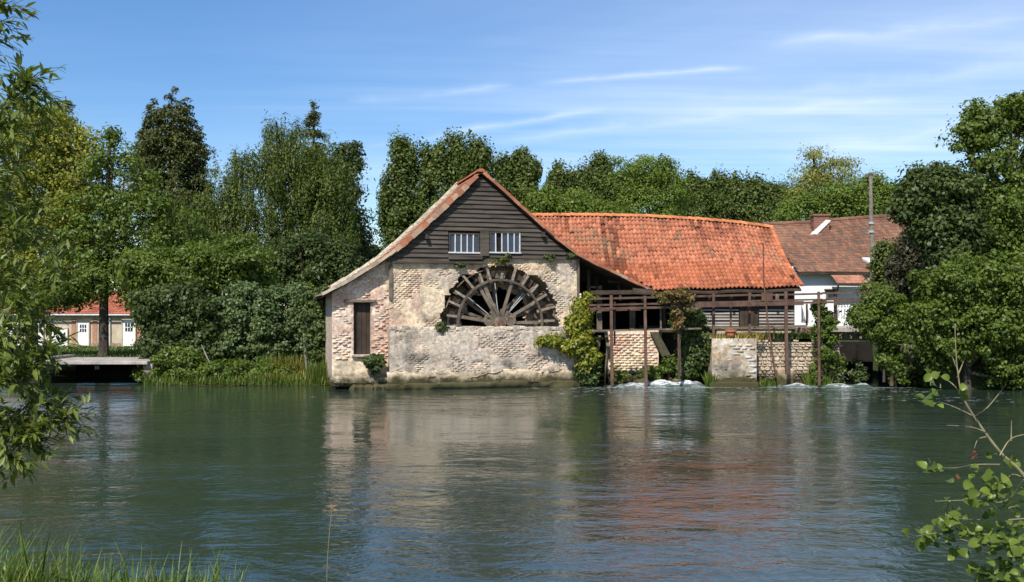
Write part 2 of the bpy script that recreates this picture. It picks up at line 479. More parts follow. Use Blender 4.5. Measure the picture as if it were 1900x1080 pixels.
# things whose parts are modelled in scene coordinates
WORLDP = set()
_finish0 = finish
def finish(me, name, mat, parent=None, smooth=False, bevel=0.0):
    o = _finish0(me, name, mat, parent, smooth, bevel)
    if parent is not None and parent.name in WORLDP:
        o.matrix_parent_inverse = Matrix.Translation(-parent.location)
    return o
def wthing(name, label, cat, loc, group=None):
    t = thing(name, label, cat, loc, 0, group); WORLDP.add(t.name); return t

# ------------------------------------------------------------------ ground and water
def axis(vals):
    r = []
    for a, b, s in vals: r.extend(np.arange(a, b, s))
    return np.array(r)
def ground_z(X, Y):
    n = fbm(np.stack([X * 0.35, Y * 0.35, X * 0], -1), 4, 3) - 0.5
    bank = np.where(X < -6.6, 37.9, np.where(X < 2.4, 39.5, np.where(X < 7.4, 39.3, np.where(X < 15.5, 37.6, 35.6))))
    bank = bank + n * 0.6
    H = np.where(X < -6.6, 0.62, np.where(X < 2.4, 1.2, 1.75)) + n * 0.25
    H = H - sstep(Y, 45, 66) * np.where(X < -5, 0.12, -0.2)
    z = -1.6 + (H + 1.6) * sstep(Y, bank - 1.0, bank + 0.9)
    # channel under the left footbridge and the mill race under the right bridge
    ch = sstep(X, -19.6, -18.8) * (1 - sstep(X, -14.3, -13.8)) * (1 - sstep(Y, 41.0, 41.8))
    z = z * (1 - ch) + (-1.6) * ch
    ch = sstep(X, 12.0, 12.6) * (1 - sstep(X, 15.0, 15.8)) * (1 - sstep(Y, 46, 47))
    z = z * (1 - ch) + (-1.6) * ch
    ch = sstep(X, 3.0, 3.4) * (1 - sstep(X, 7.2, 7.4)) * (1 - sstep(Y, 40.2, 41))
    z = z * (1 - ch) + (-1.2) * ch
    near = 1.12 + n * 0.15 + (Y < 0) * 0
    edge = 5.0 + n * 0.8 + sstep(X, -1.2, 0.6) * -0.6 
    z = np.where(Y < 15, -1.6 + (near + 1.6) * (1 - sstep(Y, edge - 0.2, edge + 1.6)), z)
    z = z + sstep(np.hypot(X, Y), 150, 900) * 4.0 * (Y > 15)
    return z
gx = axis([(-900, -100, 50), (-100, -30, 5), (-30, 30, 0.4), (30, 100, 5), (100, 901, 50)])
gy = axis([(-60, 0, 6), (0, 9, 0.35), (9, 33, 4), (33, 50, 0.4), (50, 80, 2), (80, 200, 15), (200, 1201, 100)])
GX, GY = np.meshgrid(gx, gy)
GZ = ground_z(GX, GY)
def grid_quads(nx, ny):
    i = np.arange(nx - 1); j = np.arange(ny - 1)
    I, J = np.meshgrid(i, j)
    a = (J * nx + I).ravel()
    return np.stack([a, a + 1, a + nx + 1, a + nx], -1)
g = quad_mesh('ground', np.stack([GX, GY, GZ], -1).reshape(-1, 3), grid_quads(len(gx), len(gy)), M_GRASSG, smooth=True)
tag(g, kind='structure')
wx = np.array([-600, 600.0]); wy = np.array([0.5, 60.0])
WX, WY = np.meshgrid(wx, wy)
w = quad_mesh('water', np.stack([WX, WY, WX * 0], -1).reshape(-1, 3), grid_quads(2, 2), M_WATER)
tag(w, kind='structure')

# ------------------------------------------------------------------ watermill (built square to its own front wall)
YAW = math.radians(15)
MO = Vector((P(722, 0, 35.5).x, 35.5, 0.0))
mill = thing('watermill', 'old brick and board watermill with steep gable and crumbling wheel wall', 'watermill', MO, YAW)
CA, SA = math.cos(YAW), math.sin(YAW)
def ML(px, py, v=0.0):
    dx = (px - CXP) / FPX
    t = (v + (-SA * MO.x + CA * MO.y)) / (-SA * dx + CA)
    x, y = t * dx - MO.x, t - MO.y
    return (x * CA + y * SA, CAMH + (HYP - py) / FPX * t)

UR = ML(1075, 600)[0]
UC, WC = ML(925, 601, 0.2)
RO = 2.30                                                    # radius of the broken wheel opening

def gauss(U, W, u, w, su, sw): return np.exp(-((U - u) / su) ** 2 - ((W - w) / sw) ** 2)
def lerpc(c, d, f): return c * (1 - f[..., None]) + np.array(d) * f[..., None]

def col_upper(U, W):
    q = np.stack([U * 0.9, W * 0.9, U * 0], -1)
    n1, n2, n3 = fbm(q, 5, 11), fbm(q * 2.3, 5, 23), fbm(q * 0.6, 3, 31)
    c = np.zeros(U.shape + (3,)) + np.array((0.56, 0.455, 0.335))
    c = lerpc(c, (0.63, 0.52, 0.37), sstep(n3, 0.45, 0.62) * 0.8)
    c = lerpc(c, (0.67, 0.56, 0.40), gauss(U, W, 0.6, 2.6, 1.0, 0.5) * 0.8)
    c = lerpc(c, (0.64, 0.50, 0.34), sstep(W, 4.15, 4.45) * 0.7)
    c = lerpc(c, (0.46, 0.32, 0.245), sstep(n2, 0.52, 0.66) * 0.75)
    c = lerpc(c, (0.48, 0.34, 0.27), gauss(U, W, 1.4, 4.05, 1.3, 0.25) * 0.6)
    c = lerpc(c, (0.42, 0.37, 0.31), sstep(n1, 0.55, 0.68) * 0.7)
    c = lerpc(c, (0.16, 0.15, 0.13), gauss(U, W, 1.35, 2.7, 0.22, 0.45) * 0.8 * sstep(n2, 0.35, 0.55))
    return c
def col_lower(U, W):
    q = np.stack([U * 0.8, W * 1.1, U * 0 + 5], -1)
    n1, n2, n3 = fbm(q, 5, 41), fbm(q * 2.3, 5, 53), fbm(q * 0.55, 3, 61)
    c = np.zeros(U.shape + (3,)) + np.array((0.56, 0.48, 0.385))
    c = lerpc(c, (0.45, 0.395, 0.33), sstep(n1, 0.45, 0.62) * 0.9)
    c = lerpc(c, (0.56, 0.44, 0.35), sstep(n2, 0.52, 0.64) * 0.6)
    c = lerpc(c, (0.60, 0.48, 0.32), sstep(0.75 - W, 0, 0.4) * 0.7)
    st = gauss(U, W, 0.9, 1.05, 0.9, 0.22) * 0.8 + gauss(U, W, 4.3, 0.85, 0.28, 0.3) * 0.9 + gauss(U, W, 0.7, 1.9, 0.6, 0.25) * 0.55 + gauss(U, W, 5.6, 1.1, 0.5, 0.2) * 0.45
    c = lerpc(c, (0.13, 0.12, 0.105), np.clip(st * 1.15, 0, .9) * sstep(n2, 0.30, 0.52))
    # drips
    dr = fbm(np.stack([U * 5.0, W * 0.5, U * 0], -1), 4, 71)
    c = lerpc(c, (0.20, 0.18, 0.155), sstep(dr, 0.58, 0.72) * sstep(W, 0.3, 0.9) * 0.6)
    return c
def col_lean(U, W):
    q = np.stack([U * 0.9 + 9, W * 0.9, U * 0], -1)
    n1, n2 = fbm(q, 5, 81), fbm(q * 2.1, 4, 93)
    c = np.zeros(U.shape + (3,)) + np.array((0.63, 0.50, 0.40))
    c = lerpc(c, (0.52, 0.34, 0.26), sstep(n2, 0.46, 0.62) * 0.75)
    c = lerpc(c, (0.68, 0.57, 0.42), sstep(n1, 0.5, 0.65) * 0.7)
    c = lerpc(c, (0.66, 0.55, 0.39), sstep(1.15 - W, 0, 0.3) * 0.8)
    return c

def wall_sheet(name, parent, u0, u1, w0, w1, v, colf, depthf, hole=None, res=0.055, mat=None):
    us = np.linspace(u0, u1, int((u1 - u0) / res) + 2); ws = np.linspace(w0, w1, int((w1 - w0) / res) + 2)
    U, W = np.meshgrid(us, ws)
    D = depthf(U, W)
    V = np.stack([U, v - D, W], -1).reshape(-1, 3)
    Q = grid_quads(len(us), len(ws))
    C = colf(U, W).reshape(-1, 3)
    if hole is not None:
        keep = ~hole(V[Q].mean(1)[:, 0], V[Q].mean(1)[:, 2]); Q = Q[keep]
    return quad_mesh(name, V, Q, mat or M_RENDER, parent, True, vertcol=C)

def brick_field(name, parent, u0, u1, w0, w1, v, colf, hole=None, bl=0.23, bh=0.075, jd=0.008, keepf=None, seed=1):
    r = np.random.default_rng(seed)
    rows = int((w1 - w0) / bh); cs = []
    for j in range(rows):
        n = int((u1 - u0) / bl) + 2
        off = (j % 2) * bl / 2
        us = u0 + off + np.arange(-1, n) * bl
        cs.append(np.stack([us + r.normal(0, 0.006, len(us)), np.full(len(us), w0 + (j + 0.5) * bh) + r.normal(0, 0.004, len(us))], -1))
    cs = np.concatenate(cs)
    cs = cs[(cs[:, 0] > u0 + 0.03) & (cs[:, 0] < u1 - 0.03)]
    if hole is not None: cs = cs[~hole(cs[:, 0], cs[:, 1])]
    if keepf is not None: cs = cs[keepf(cs[:, 0], cs[:, 1])]
    cs = cs[r.random(len(cs)) > 0.03]
    n = len(cs)
    hl = np.minimum(bl / 2 - 0.006 - r.random(n) ** 2 * bl * .22, np.minimum(cs[:, 0] - u0, u1 - cs[:, 0])); hh = bh / 2 - 0.006 - r.random(n) * 0.005
    dv = r.normal(0, jd, n)
    sg = np.array([(-1, -1), (1, -1), (1, 1), (-1, 1)])
    V = np.zeros((n, 8, 3))
    for k in range(4):
        for b in (0, 1):
            V[:, k + 4 * b, 0] = cs[:, 0] + sg[k, 0] * hl * (1 if b else 0.96) + r.normal(0, 0.003, n)
            V[:, k + 4 * b, 2] = cs[:, 1] + sg[k, 1] * hh * (1 if b else 0.9) + r.normal(0, 0.003, n)
            V[:, k + 4 * b, 1] = v + dv + (0.06 if b else 0) + (r.normal(0, 0.004, n) if not b else 0)
    fs = np.array([(0, 1, 2, 3), (0, 4, 5, 1), (1, 5, 6, 2), (2, 6, 7, 3), (3, 7, 4, 0)])
    Q = (np.arange(n)[:, None, None] * 8 + fs[None]).reshape(-1, 4)
    C = colf(cs[:, 0], cs[:, 1]) * (1.04 + r.normal(0, 0.09, (n, 1))) * (1 + r.normal(0, 0.04, (n, 3)))
    red = r.random(n) < 0.10
    C[red] = C[red] * np.array((0.92, 0.76, 0.66))
    C = np.repeat(np.clip(C, 0.03, 0.85), 5, 0)
    o = quad_mesh(name, V.reshape(-1, 3), Q, M_BRICK, parent, facecol=C)
    o['kind'] = 'stuff'
    return o

def hole_arch(U, W):
    n = fbm(np.stack([U * 2.2, W * 2.2, U * 0], -1), 3, 5) - 0.5
    return (np.hypot(U - UC, (W - WC) * 1.06) < RO + n * 0.5) & (W > 1.9)
def rough_depth(seed, thr, amp=0.035, base=-0.014):
    def f(U, W):
        q = np.stack([U * 1.1, W * 1.3, U * 0], -1)
        p = fbm(q, 5, seed)
        p2_ = fbm(q * 3.5, 4, seed + 9); fine = fbm(q * 9, 3, seed + 3) - 0.5
        return base * .7 + amp * sstep(p * .55 + p2_ * .45, thr, thr + 0.09) + fine * 0.03
    return f

main_wall = wall_sheet('main_wall', mill, 0, UR, 1.9, 4.92, 0.0, col_upper, rough_depth(101, 0.47), hole_arch)
brick_field('brickwork', mill, 0, UR, 1.95, 4.90, -0.004, col_upper, hole_arch, bl=.165, bh=.072, seed=4)
# parapet in front of the wheel, with a ledge, and the plinth at the waterline
WP = ML(850, 608, -0.33)[1]
race_wall = wall_sheet('race_wall', mill, -0.03, UR - 0.05, -0.9, WP, -0.34, col_lower, rough_depth(131, 0.42, 0.04, -0.018))
brick_field('brickwork', mill, -0.03, UR - 0.05, 0.6, WP - 0.03, -0.345, col_lower, bl=.19, bh=.072, seed=6, keepf=lambda U, W: U > -9)
mb = MB()
# top of the parapet: uneven coping stones
for i in range(30):
    u = -0.03 + (i + 0.5) * (UR - 0.02) / 30
    c = col_lower(np.array([u]), np.array([WP]))[0] * random.uniform(0.8, 1.15)
    mb.box((u, -0.16 + random.uniform(-.015, .015), WP + random.uniform(-0.05, 0.02)), ((UR) / 30 - 0.015, 0.40, 0.12), Euler((random.uniform(-.03, .03), random.uniform(-.05, .05), 0)).to_matrix(), tuple(c), 0.015)
mb.build('coping', M_RENDER, race_wall, bevel=0.012)
mb = MB()
mb.prism([(-0.03, -1), (UR - 0.05, -1), (UR - 0.05, WP - 0.06), (-0.03, WP - 0.06)], -0.30, 0.05, (0.4, 0.34, 0.27))
mb.build('race_wall_core', M_RENDER, mill)
# plinth: broken ledge that steps out towards the water
us = np.linspace(-0.12, UR - 0.02, 120)
def plinth(u0, u1, wtop, out, seed, name):
    us = np.linspace(u0, u1, int((u1 - u0) / 0.07)); V = []; Cc = []
    prof = [(-0.30, 0.12), (0.0, 0.05), (0.10, 0.0), (0.8, 0.0), (1.0, 0.02), (1.03, 0.05), (1.05, 0.5)]
    for k, (a, b) in enumerate(prof):
        nz = fbm(np.stack([us * 2.6, us * 0 + k * 0.35, us * 0], -1), 4, seed) - 0.5
        n2 = fbm(np.stack([us * 0.7, us * 0, us * 0], -1), 3, seed + 5) - 0.5
        w = us * 0 + a * wtop * (1 + (n2 * 0.6 + nz * 0.5 if a > 0.7 else 0))
        V.append(np.stack([us, -0.34 - out + b * 0.6 + nz * 0.22, w], -1))
        Cc.append(col_lower(us, us * 0 + 0.4) * (0.9 + nz[:, None] * 0.5))
    V = np.array(V); ny, nx = V.shape[:2]
    return quad_mesh(name, V.reshape(-1, 3), grid_quads(nx, ny), M_RENDER, mill, True, vertcol=np.array(Cc).reshape(-1, 3))
plinth(-0.14, UR - 0.02, 0.52, 0.13, 7, 'plinth')
plinth(-0.2, UR * 0.98, 0.20, 0.30, 17, 'waterline_ledge')
mb = MB()
# the long crack along the plinth: a dark gap with lips
# recess behind the wheel
for k in range(40):
    a0, a1 = math.pi * (k - 1) / 38, math.pi * k / 38
    def rp(a, v, rr): return (UC + rr * math.cos(a), v, max(WC + rr * math.sin(a) / 1.06, 1.9))
    r0 = RO + 0.22
    c = tuple(col_upper(np.array([UC + r0 * math.cos(a0)]), np.array([WC + r0 * math.sin(a0)]))[0] * random.uniform(.75, 1))
    mb.add([rp(a0, 0.012, r0), rp(a1, 0.012, r0), rp(a1, 1.35, r0 - 0.25), rp(a0, 1.35, r0 - 0.25)], [(0, 1, 2, 3)], c)
mb.build('opening_reveal', M_RENDER, mill)
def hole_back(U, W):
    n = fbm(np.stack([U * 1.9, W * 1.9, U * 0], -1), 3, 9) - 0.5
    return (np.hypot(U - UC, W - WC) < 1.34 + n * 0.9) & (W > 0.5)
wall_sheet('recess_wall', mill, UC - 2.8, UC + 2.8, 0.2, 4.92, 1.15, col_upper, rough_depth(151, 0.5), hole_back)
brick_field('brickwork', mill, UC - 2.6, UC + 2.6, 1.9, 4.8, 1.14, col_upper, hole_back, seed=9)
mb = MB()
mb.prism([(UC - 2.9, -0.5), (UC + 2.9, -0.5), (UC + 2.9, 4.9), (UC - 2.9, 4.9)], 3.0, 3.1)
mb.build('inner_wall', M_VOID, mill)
# side and back walls
mb = MB()
for (u0, u1, v0, v1) in ((0.0, 0.3, 0.06, 3.9), (UR - 0.3, UR, 0.06, 3.9), (0.3, UR - 0.3, 3.6, 3.9)):
    mb.box(((u0 + u1) / 2, (v0 + v1) / 2, 2.0), (u1 - u0, v1 - v0, 5.4), None, (0.40, 0.33, 0.26))
mb.build('side_wall', M_RENDER, mill)
mb = MB()
mb.box((UR / 2, 1.95, 4.75), (UR - 0.6, 3.2, 0.12)); mb.build('loft_floor', M_VOID, mill)

# ---- lean-to on the left
VL = 0.14
uA = ML(616, 650, VL)[0]
vd0, vd1 = ML(655, 0, VL)[0], ML(689, 0, VL)[0]
wd1, wd0 = ML(670, 561, VL)[1], ML(670, 658, VL)[1]
RV = -0.27                                                    # roof verge plane
def prof_px(pts): return [ML(px, py, RV) for px, py in pts]
LEFT = prof_px([(893, 316), (850, 358), (800, 405), (760, 441), (722, 473), (690, 494), (660, 513), (628, 531), (598, 546)])
RIGHT = prof_px([(893, 316), (940, 357), (990, 403), (1035, 443), (1068, 468), (1100, 486), (1140, 505), (1180, 524), (1217, 541)])
def roof_w(u):
    pts = sorted(LEFT[::-1] + RIGHT[1:])
    return np.interp(u, [p[0] for p in pts], [p[1] for p in pts])
def hole_lean(U, W):
    return ((U > vd0) & (U < vd1) & (W > wd0) & (W < wd1)) | (W > roof_w(U) - 0.10)
wall_sheet('lean_to_wall', mill, uA, 0.02, 0.30, 4.8, VL, col_lean, rough_depth(171, 0.52), hole_lean)
def hole_lean2(U, W):
    return ((U > vd0 - 0.1) & (U < vd1 + 0.1) & (W > wd0) & (W < wd1)) | (W > roof_w(U) - 0.16)
brick_field('brickwork', mill, uA, 0.0, 1.05, 4.75, VL - 0.008, col_lean, hole_lean2, bh=0.085, jd=0.014, seed=12)
mb = MB()
mb.prism([(uA, 0.3), (uA + 0.25, 0.3), (uA + 0.25, float(roof_w(uA + 0.25)) - 0.14), (uA, float(roof_w(uA)) - 0.14)], VL + 0.03, 3.8, (0.45, 0.36, 0.29))
mb.build('side_wall', M_RENDER, mill)
mb = MB(); mb.box(((uA) / 2, 3.75, 1.9), (-uA, 0.2, 3.4)); mb.build('back_wall', M_RENDER, mill)
dm = MB()
door = None
for i in range(4):
    wdt = (vd1 - vd0) / 4
    b = MB(); b.box((vd0 + (i + .5) * wdt, VL + 0.17 + random.uniform(0, .012), (wd0 + wd1) / 2), (wdt - 0.012, 0.035, wd1 - wd0 - 0.02))
    if door is None:
        door = b.build('door', M_DARKWOOD, mill); door['label'] = 'dark plank door in the lean-to wall'
    else: b.build('plank', M_DARKWOOD, door)
b = MB()
for u in (vd0, vd1): b.box((u, VL + 0.11, (wd0 + wd1) / 2), (0.05, 0.2, wd1 - wd0), None, (0.42, 0.33, 0.27))
b.build('door_jamb', M_RENDER, mill)
b = MB(); b.box(((vd0 + vd1) / 2 - 0.08, VL + 0.05, wd1 + 0.05), (vd1 - vd0 + 0.5, 0.3, 0.10)); b.build('lintel', M_GREYWOOD, mill, bevel=0.01)
b = MB(); b.box(((vd0 + vd1) / 2, VL + 0.05, wd0 - 0.04), (vd1 - vd0 + 0.1, 0.34, 0.08), None, (0.4, 0.34, 0.28)); b.build('threshold', M_RENDER, mill, bevel=0.01)
# footing of the lean-to: irregular boulders with an undercut
for i in range(15):
    s = random.uniform(0.26, 0.46)
    u = uA + 0.1 + i * (0 - uA) / 15
    mbx = MB(); n = 8
    mbx.tube([(u - s * .45, VL - 0.02, 0.27), (u - s * .25, VL - 0.14, 0.30), (u + s * .25, VL - 0.16, 0.28), (u + s * .5, VL - 0.02, 0.28)], [0.05, 0.17, 0.18, 0.06], 8, wob=0.22)
    mbx.build('footing_stone', M_STONE, mill)
b = MB()
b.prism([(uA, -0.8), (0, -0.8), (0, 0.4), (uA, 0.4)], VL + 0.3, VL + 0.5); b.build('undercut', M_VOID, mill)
b = MB()
for i in range(5):
    u = -0.25 - i * 0.26
    b.tube([(u, VL - 0.2, -0.3), (u + .05, VL - 0.24, 0.05), (u, VL - 0.1, 0.2)], [.2, .19, .1], 8, wob=0.2)
b.build('footing', M_STONE, mill)

# ---- boarded gable
wb_l = ML(740, 484)[1]; wb_r = ML(1058, 472)[1]
win_px = [(833, 889, 432, 470), (908, 965, 430, 470)]
wins = []
for x0, x1, y0, y1 in win_px:
    u0, w1_ = ML(x0, y0, -0.1); u1, w0_ = ML(x1, y1, -0.1); wins.append((u0, u1, w0_, w1_))
ww0 = min(q[2] for q in wins); ww1 = max(q[3] for q in wins)
def edge(w, side):
    pts = LEFT if side < 0 else RIGHT
    return float(np.interp(w, [p[1] for p in pts][::-1], [p[0] for p in pts][::-1])) 
b = MB()
b.prism([(edge(4.75, -1) + .3, 4.75), (edge(4.75, 1) - .3, 4.75), (UC - 0.0, LEFT[0][1] - 0.4)], -0.04, -0.02)
b.build('gable_backing', M_VOID, mill)
apexw = LEFT[0][1]
pitch = 0.165; w = wb_l - 0.02; i = 0
def board(u0a, u1a, u0b, u1b, wA, wB):
    """one weatherboard: lower edge proud of the one below"""
    d = random.uniform(-0.004, 0.006); t = random.uniform(-0.012, 0.012)
    b = MB()
    v0, v1 = -0.135 + d, -0.075 + d
    vs = [(u0a, v0, wA + t), (u1a, v0 + random.uniform(-.004, .004), wA - t), (u1b, v1, wB - t), (u0b, v1, wB + t)]
    vs += [(x, y + 0.022, z) for x, y, z in vs]
    b.add(vs, [(0, 1, 2, 3), (7, 6, 5, 4), (0, 4, 5, 1), (1, 5, 6, 2), (2, 6, 7, 3), (3, 7, 4, 0)])
    b.build('weatherboard', M_BOARD, mill)
while w < apexw - 0.35:
    wA, wB = w, w + pitch + 0.025
    k = 0.16
    L0, R0 = edge(wA + k, -1), edge(wA + k, 1); L1, R1 = edge(min(wB + k, apexw), -1), edge(min(wB + k, apexw), 1)
    spans = []
    if wA < ww1 - 0.02 and wB > ww0 + 0.05:
        e = 0.03
        spans = [(L0, wins[0][0] - e, L1, wins[0][0] - e), (wins[0][1] + e, wins[1][0] - e, wins[0][1] + e, wins[1][0] - e), (wins[1][1] + e, R0, wins[1][1] + e, R1)]
    elif i == 0:
        um = wins[0][1] + 0.25
        spans = [(L0, um, L1, um)]
    else:
        cut = L0 + (R0 - L0) * random.uniform(0.3, 0.7)
        spans = [(L0, cut - .004, L1, cut - .004), (cut + .004, R0, cut + .004, R1)] if R0 - L0 > 2.5 else [(L0, R0, L1, R1)]
    for s in spans:
        if s[1] - s[0] > 0.05: board(*s, wA, wB)
    w += pitch; i += 1
# beam under the boards and the sill beam under the windows
b = MB(); b.bar((edge(wb_l, -1) + .35, -0.09, wb_l - 0.05), (wins[0][1] + 0.3, -0.09, wb_l - 0.03), 0.14, 0.07); b.build('wall_plate', M_BOARD, mill)
b = MB(); b.bar((wins[0][0] - .02, -0.13, ww0 - 0.16), (wins[0][1] + .12, -0.13, ww0 - 0.15), 0.12, 0.17); b.build('sill_beam', M_BOARD, mill, bevel=.01)
b = MB(); b.box(((wins[0][1] + wins[1][0]) / 2, -0.15, (ww0 + ww1) / 2 - 0.02), (wins[1][0] - wins[0][1] - 0.05, 0.06, ww1 - ww0 + .16)); b.build('window_post', M_GREYWOOD if False else M_BOARD, mill, bevel=.008)
for n, (u0, u1, w0_, w1_) in enumerate(wins):
    wn = MB()
    t = 0.045
    wn.box(((u0 + u1) / 2, -0.11, w1_ - t / 2), (u1 - u0, 0.06, t))
    fr = wn.build('window', M_BOARD, mill)
    b = MB(); b.box(((u0 + u1) / 2, -0.115, w0_ + .01), (u1 - u0 + 0.06, 0.11, 0.05)); b.build('sill', M_GREYPAINT, fr)
    for u in (u0 + .02, u1 - .02):
        b = MB(); b.box((u, -0.112, (w0_ + w1_) / 2), (0.04, 0.065, w1_ - w0_ - 0.06)); b.build('frame_side', M_GREYPAINT if (n == 1 and u > u0 + .3) else M_BOARD, fr)
    for k in range(1, 5):
        u = u0 + (u1 - u0) * k / 5
        b = MB(); b.box((u, -0.108, (w0_ + w1_) / 2), (0.038, 0.05, w1_ - w0_ - 0.07), Euler((0, random.uniform(-.012, .012), 0)).to_matrix()); b.build('glazing_bar', M_GREYPAINT, fr)
    for k in range(5):
        if n == 1 and k == 1: continue                       # this pane is broken out
        b = MB(); ua = u0 + (u1 - u0) * k / 5; ub = u0 + (u1 - u0) * (k + 1) / 5
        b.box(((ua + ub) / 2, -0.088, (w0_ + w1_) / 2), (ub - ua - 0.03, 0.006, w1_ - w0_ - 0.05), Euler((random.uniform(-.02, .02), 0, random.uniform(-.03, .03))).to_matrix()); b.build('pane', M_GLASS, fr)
b = MB(); b.box((edge(wb_l + .9, 1) - 0.55, -0.2, ML(1012, 436)[1]), (0.10, 0.22, 0.16)); b.build('purlin_end', M_BOARD, mill)
b = MB(); b.box((edge(wb_l + .9, -1) + 0.55, -0.2, ML(790, 440)[1]), (0.10, 0.22, 0.16)); b.build('purlin_end', M_BOARD, mill)

# ---- tiles
def pantile(width, length, roll=0.035, thick=0.022):
    xs = np.linspace(-0.5, 0.5, 7)
    zs = roll * 0.5 * np.cos((xs - 0.12) * 2 * math.pi) + 0.012 * np.cos(4 * math.pi * xs)
    V = []
    for x, z in zip(xs, zs): V.append((x * width * 1.06, 0, z + 0.03))             # lower end, lifted on the tile below
    for x, z in zip(xs, zs): V.append((x * width * 1.06, length * 1.12, z - 0.005))
    for x, z in zip(xs, zs): V.append((x * width * 1.06, 0.004, z + 0.03 - thick))
    Q = [(i, i + 1, i + 8, i + 7) for i in range(6)] + [(i + 14, i + 15, i + 1, i) for i in range(6)]
    return np.array(V), np.array(Q)
def flat_tile(width, length):
    V = []
    for y, z in ((0, 0.022), (length * 1.15, 0.0)):
        for x in (-0.49, 0.49): V.append((x * width, y, z))
    for x in (-0.49, 0.49): V.append((x * width, 0.002, 0.0))
    return np.array(V), np.array([(0, 1, 3, 2), (4, 5, 1, 0)])
def scatter_tiles(name, base, mats, cols, mat, parent, seed=0):
    BV, BQ = base
    R = np.array([m[0] for m in mats]); T = np.array([m[1] for m in mats])
    V = np.einsum('nij,kj->nki', R, BV) + T[:, None, :]
    Q = (np.arange(len(mats))[:, None, None] * len(BV) + BQ[None]).reshape(-1, 4)
    o = quad_mesh(name, V.reshape(-1, 3), Q, mat, parent, True, facecol=np.repeat(np.array(cols), len(BQ), 0))
    o['kind'] = 'stuff'; return o
def tile_frame(p, q, across):
    up = (Vector(q) - Vector(p)).normalized(); ac = Vector(across).normalized()
    n = ac.cross(up).normalized()
    if n.z < 0: ac = -ac; n = -n
    return np.array([[ac.x, up.x, n.x], [ac.y, up.y, n.y], [ac.z, up.z, n.z]])
def along(prof, step):
    """points every `step` metres along a polyline"""
    out = [prof[0]]; acc = 0.0
    for a, b in zip(prof[:-1], prof[1:]):
        L = math.dist(a, b); t = step - acc
        while t <= L: out.append((a[0] + (b[0] - a[0]) * t / L, a[1] + (b[1] - a[1]) * t / L)); t += step
        acc = L - (t - step)
    return out
ORANGE = np.array((0.44, 0.165, 0.085)); PALE = np.array((0.50, 0.42, 0.31)); GREYT = np.array((0.27, 0.24, 0.21))
MILL_BACK = 4.0
for side, prof in ((-1, LEFT), (1, RIGHT)):
    up = prof[::-1]
    poly = [(u, w - 0.05) for u, w in up]; poly2 = [(u, w - 0.12) for u, w in up][::-1]
    for k in range(len(up) - 1):
        pass
    slab = MB()
    n = len(up)
    for k in range(n - 1):
        (ua, wa), (ub, wb) = up[k], up[k + 1]
        vs = [(ua, RV + .02, wa - .05), (ub, RV + .02, wb - .05), (ub, MILL_BACK, wb - .05), (ua, MILL_BACK, wa - .05), (ua, RV + .02, wa - .11), (ub, RV + .02, wb - .11), (ub, MILL_BACK, wb - .11), (ua, MILL_BACK, wa - .11)]
        slab.add(vs, [(0, 1, 2, 3), (7, 6, 5, 4), (0, 4, 5, 1), (2, 6, 7, 3)])
    roof = slab.build('roof', M_DARKWOOD, mill)
    pts = along(up, 0.28); T = []; C = []
    for k in range(len(pts) - 1):
        p, q = (pts[k][0], 0, pts[k][1]), (pts[k + 1][0], 0, pts[k + 1][1])
        Rm = tile_frame(p, q, (0, 1, 0))
        for j in range(int((MILL_BACK - RV) / 0.2)):
            v = RV + 0.1 + j * 0.2
            T.append((Rm, np.array((p[0], v, p[2] - 0.045 + random.uniform(-.006, .006)))))
            f = float(sstep(np.array(v), 2.2, 3.0)) if side < 0 else 0.1
            low = float(sstep(np.array(-pts[k][0]), 0.2, 0.8)) if side < 0 else 0
            c = ORANGE * (1 - f) + PALE * f
            c = c * (1 - low * 0.75) + GREYT * low * 0.75
            C.append(c * random.uniform(0.75, 1.2))
    scatter_tiles('roof_tiles', pantile(0.2, 0.28), T, C, M_TILE, roof)
    # verge tiles, one by one down the gable edge
    vp = along(up, 0.255)
    hgt, th = (0.17, 0.05) if side < 0 else (0.10, 0.04)
    for k in range(len(vp) - 1):
        (ua, wa), (ub, wb) = vp[k], vp[k + 1]
        du, dw = ub - ua, wb - wa; Ln = math.hypot(du, dw); du /= Ln; dw /= Ln
        nx, nz = (-dw, du) if du * 1 > 0 else (dw, -du)
        lowf = 1.0 if (side < 0 and ua < 0.05) else 0.0
        c = (PALE * 0.95 if lowf else ORANGE * np.array((0.85, 0.95, 1.05))) * random.uniform(0.7, 1.2)
        if random.random() < 0.25 and not lowf: c = np.array((0.40, 0.27, 0.19)) * random.uniform(.8, 1.1)
        o_ = random.uniform(-.008, .01); hh = hgt * (0.55 if lowf else 1) * random.uniform(.9, 1.12)
        top = 0.045 + o_; b = MB()
        e = 0.012
        a1 = (ua - du * e, wa - dw * e); b1 = (ub - du * .004, wb - dw * .004)
        quad = [(a1[0] + nx * (top + .012), a1[1] + nz * (top + .012)), (b1[0] + nx * top, b1[1] + nz * top), (b1[0] + nx * (top - hh), b1[1] + nz * (top - hh)), (a1[0] + nx * (top - hh), a1[1] + nz * (top - hh))]
        b.prism(quad, RV - 0.03 + random.uniform(-.008, .008), RV + 0.03 + th * .2, tuple(c))
        b.build('verge_tile', M_TILE, roof)
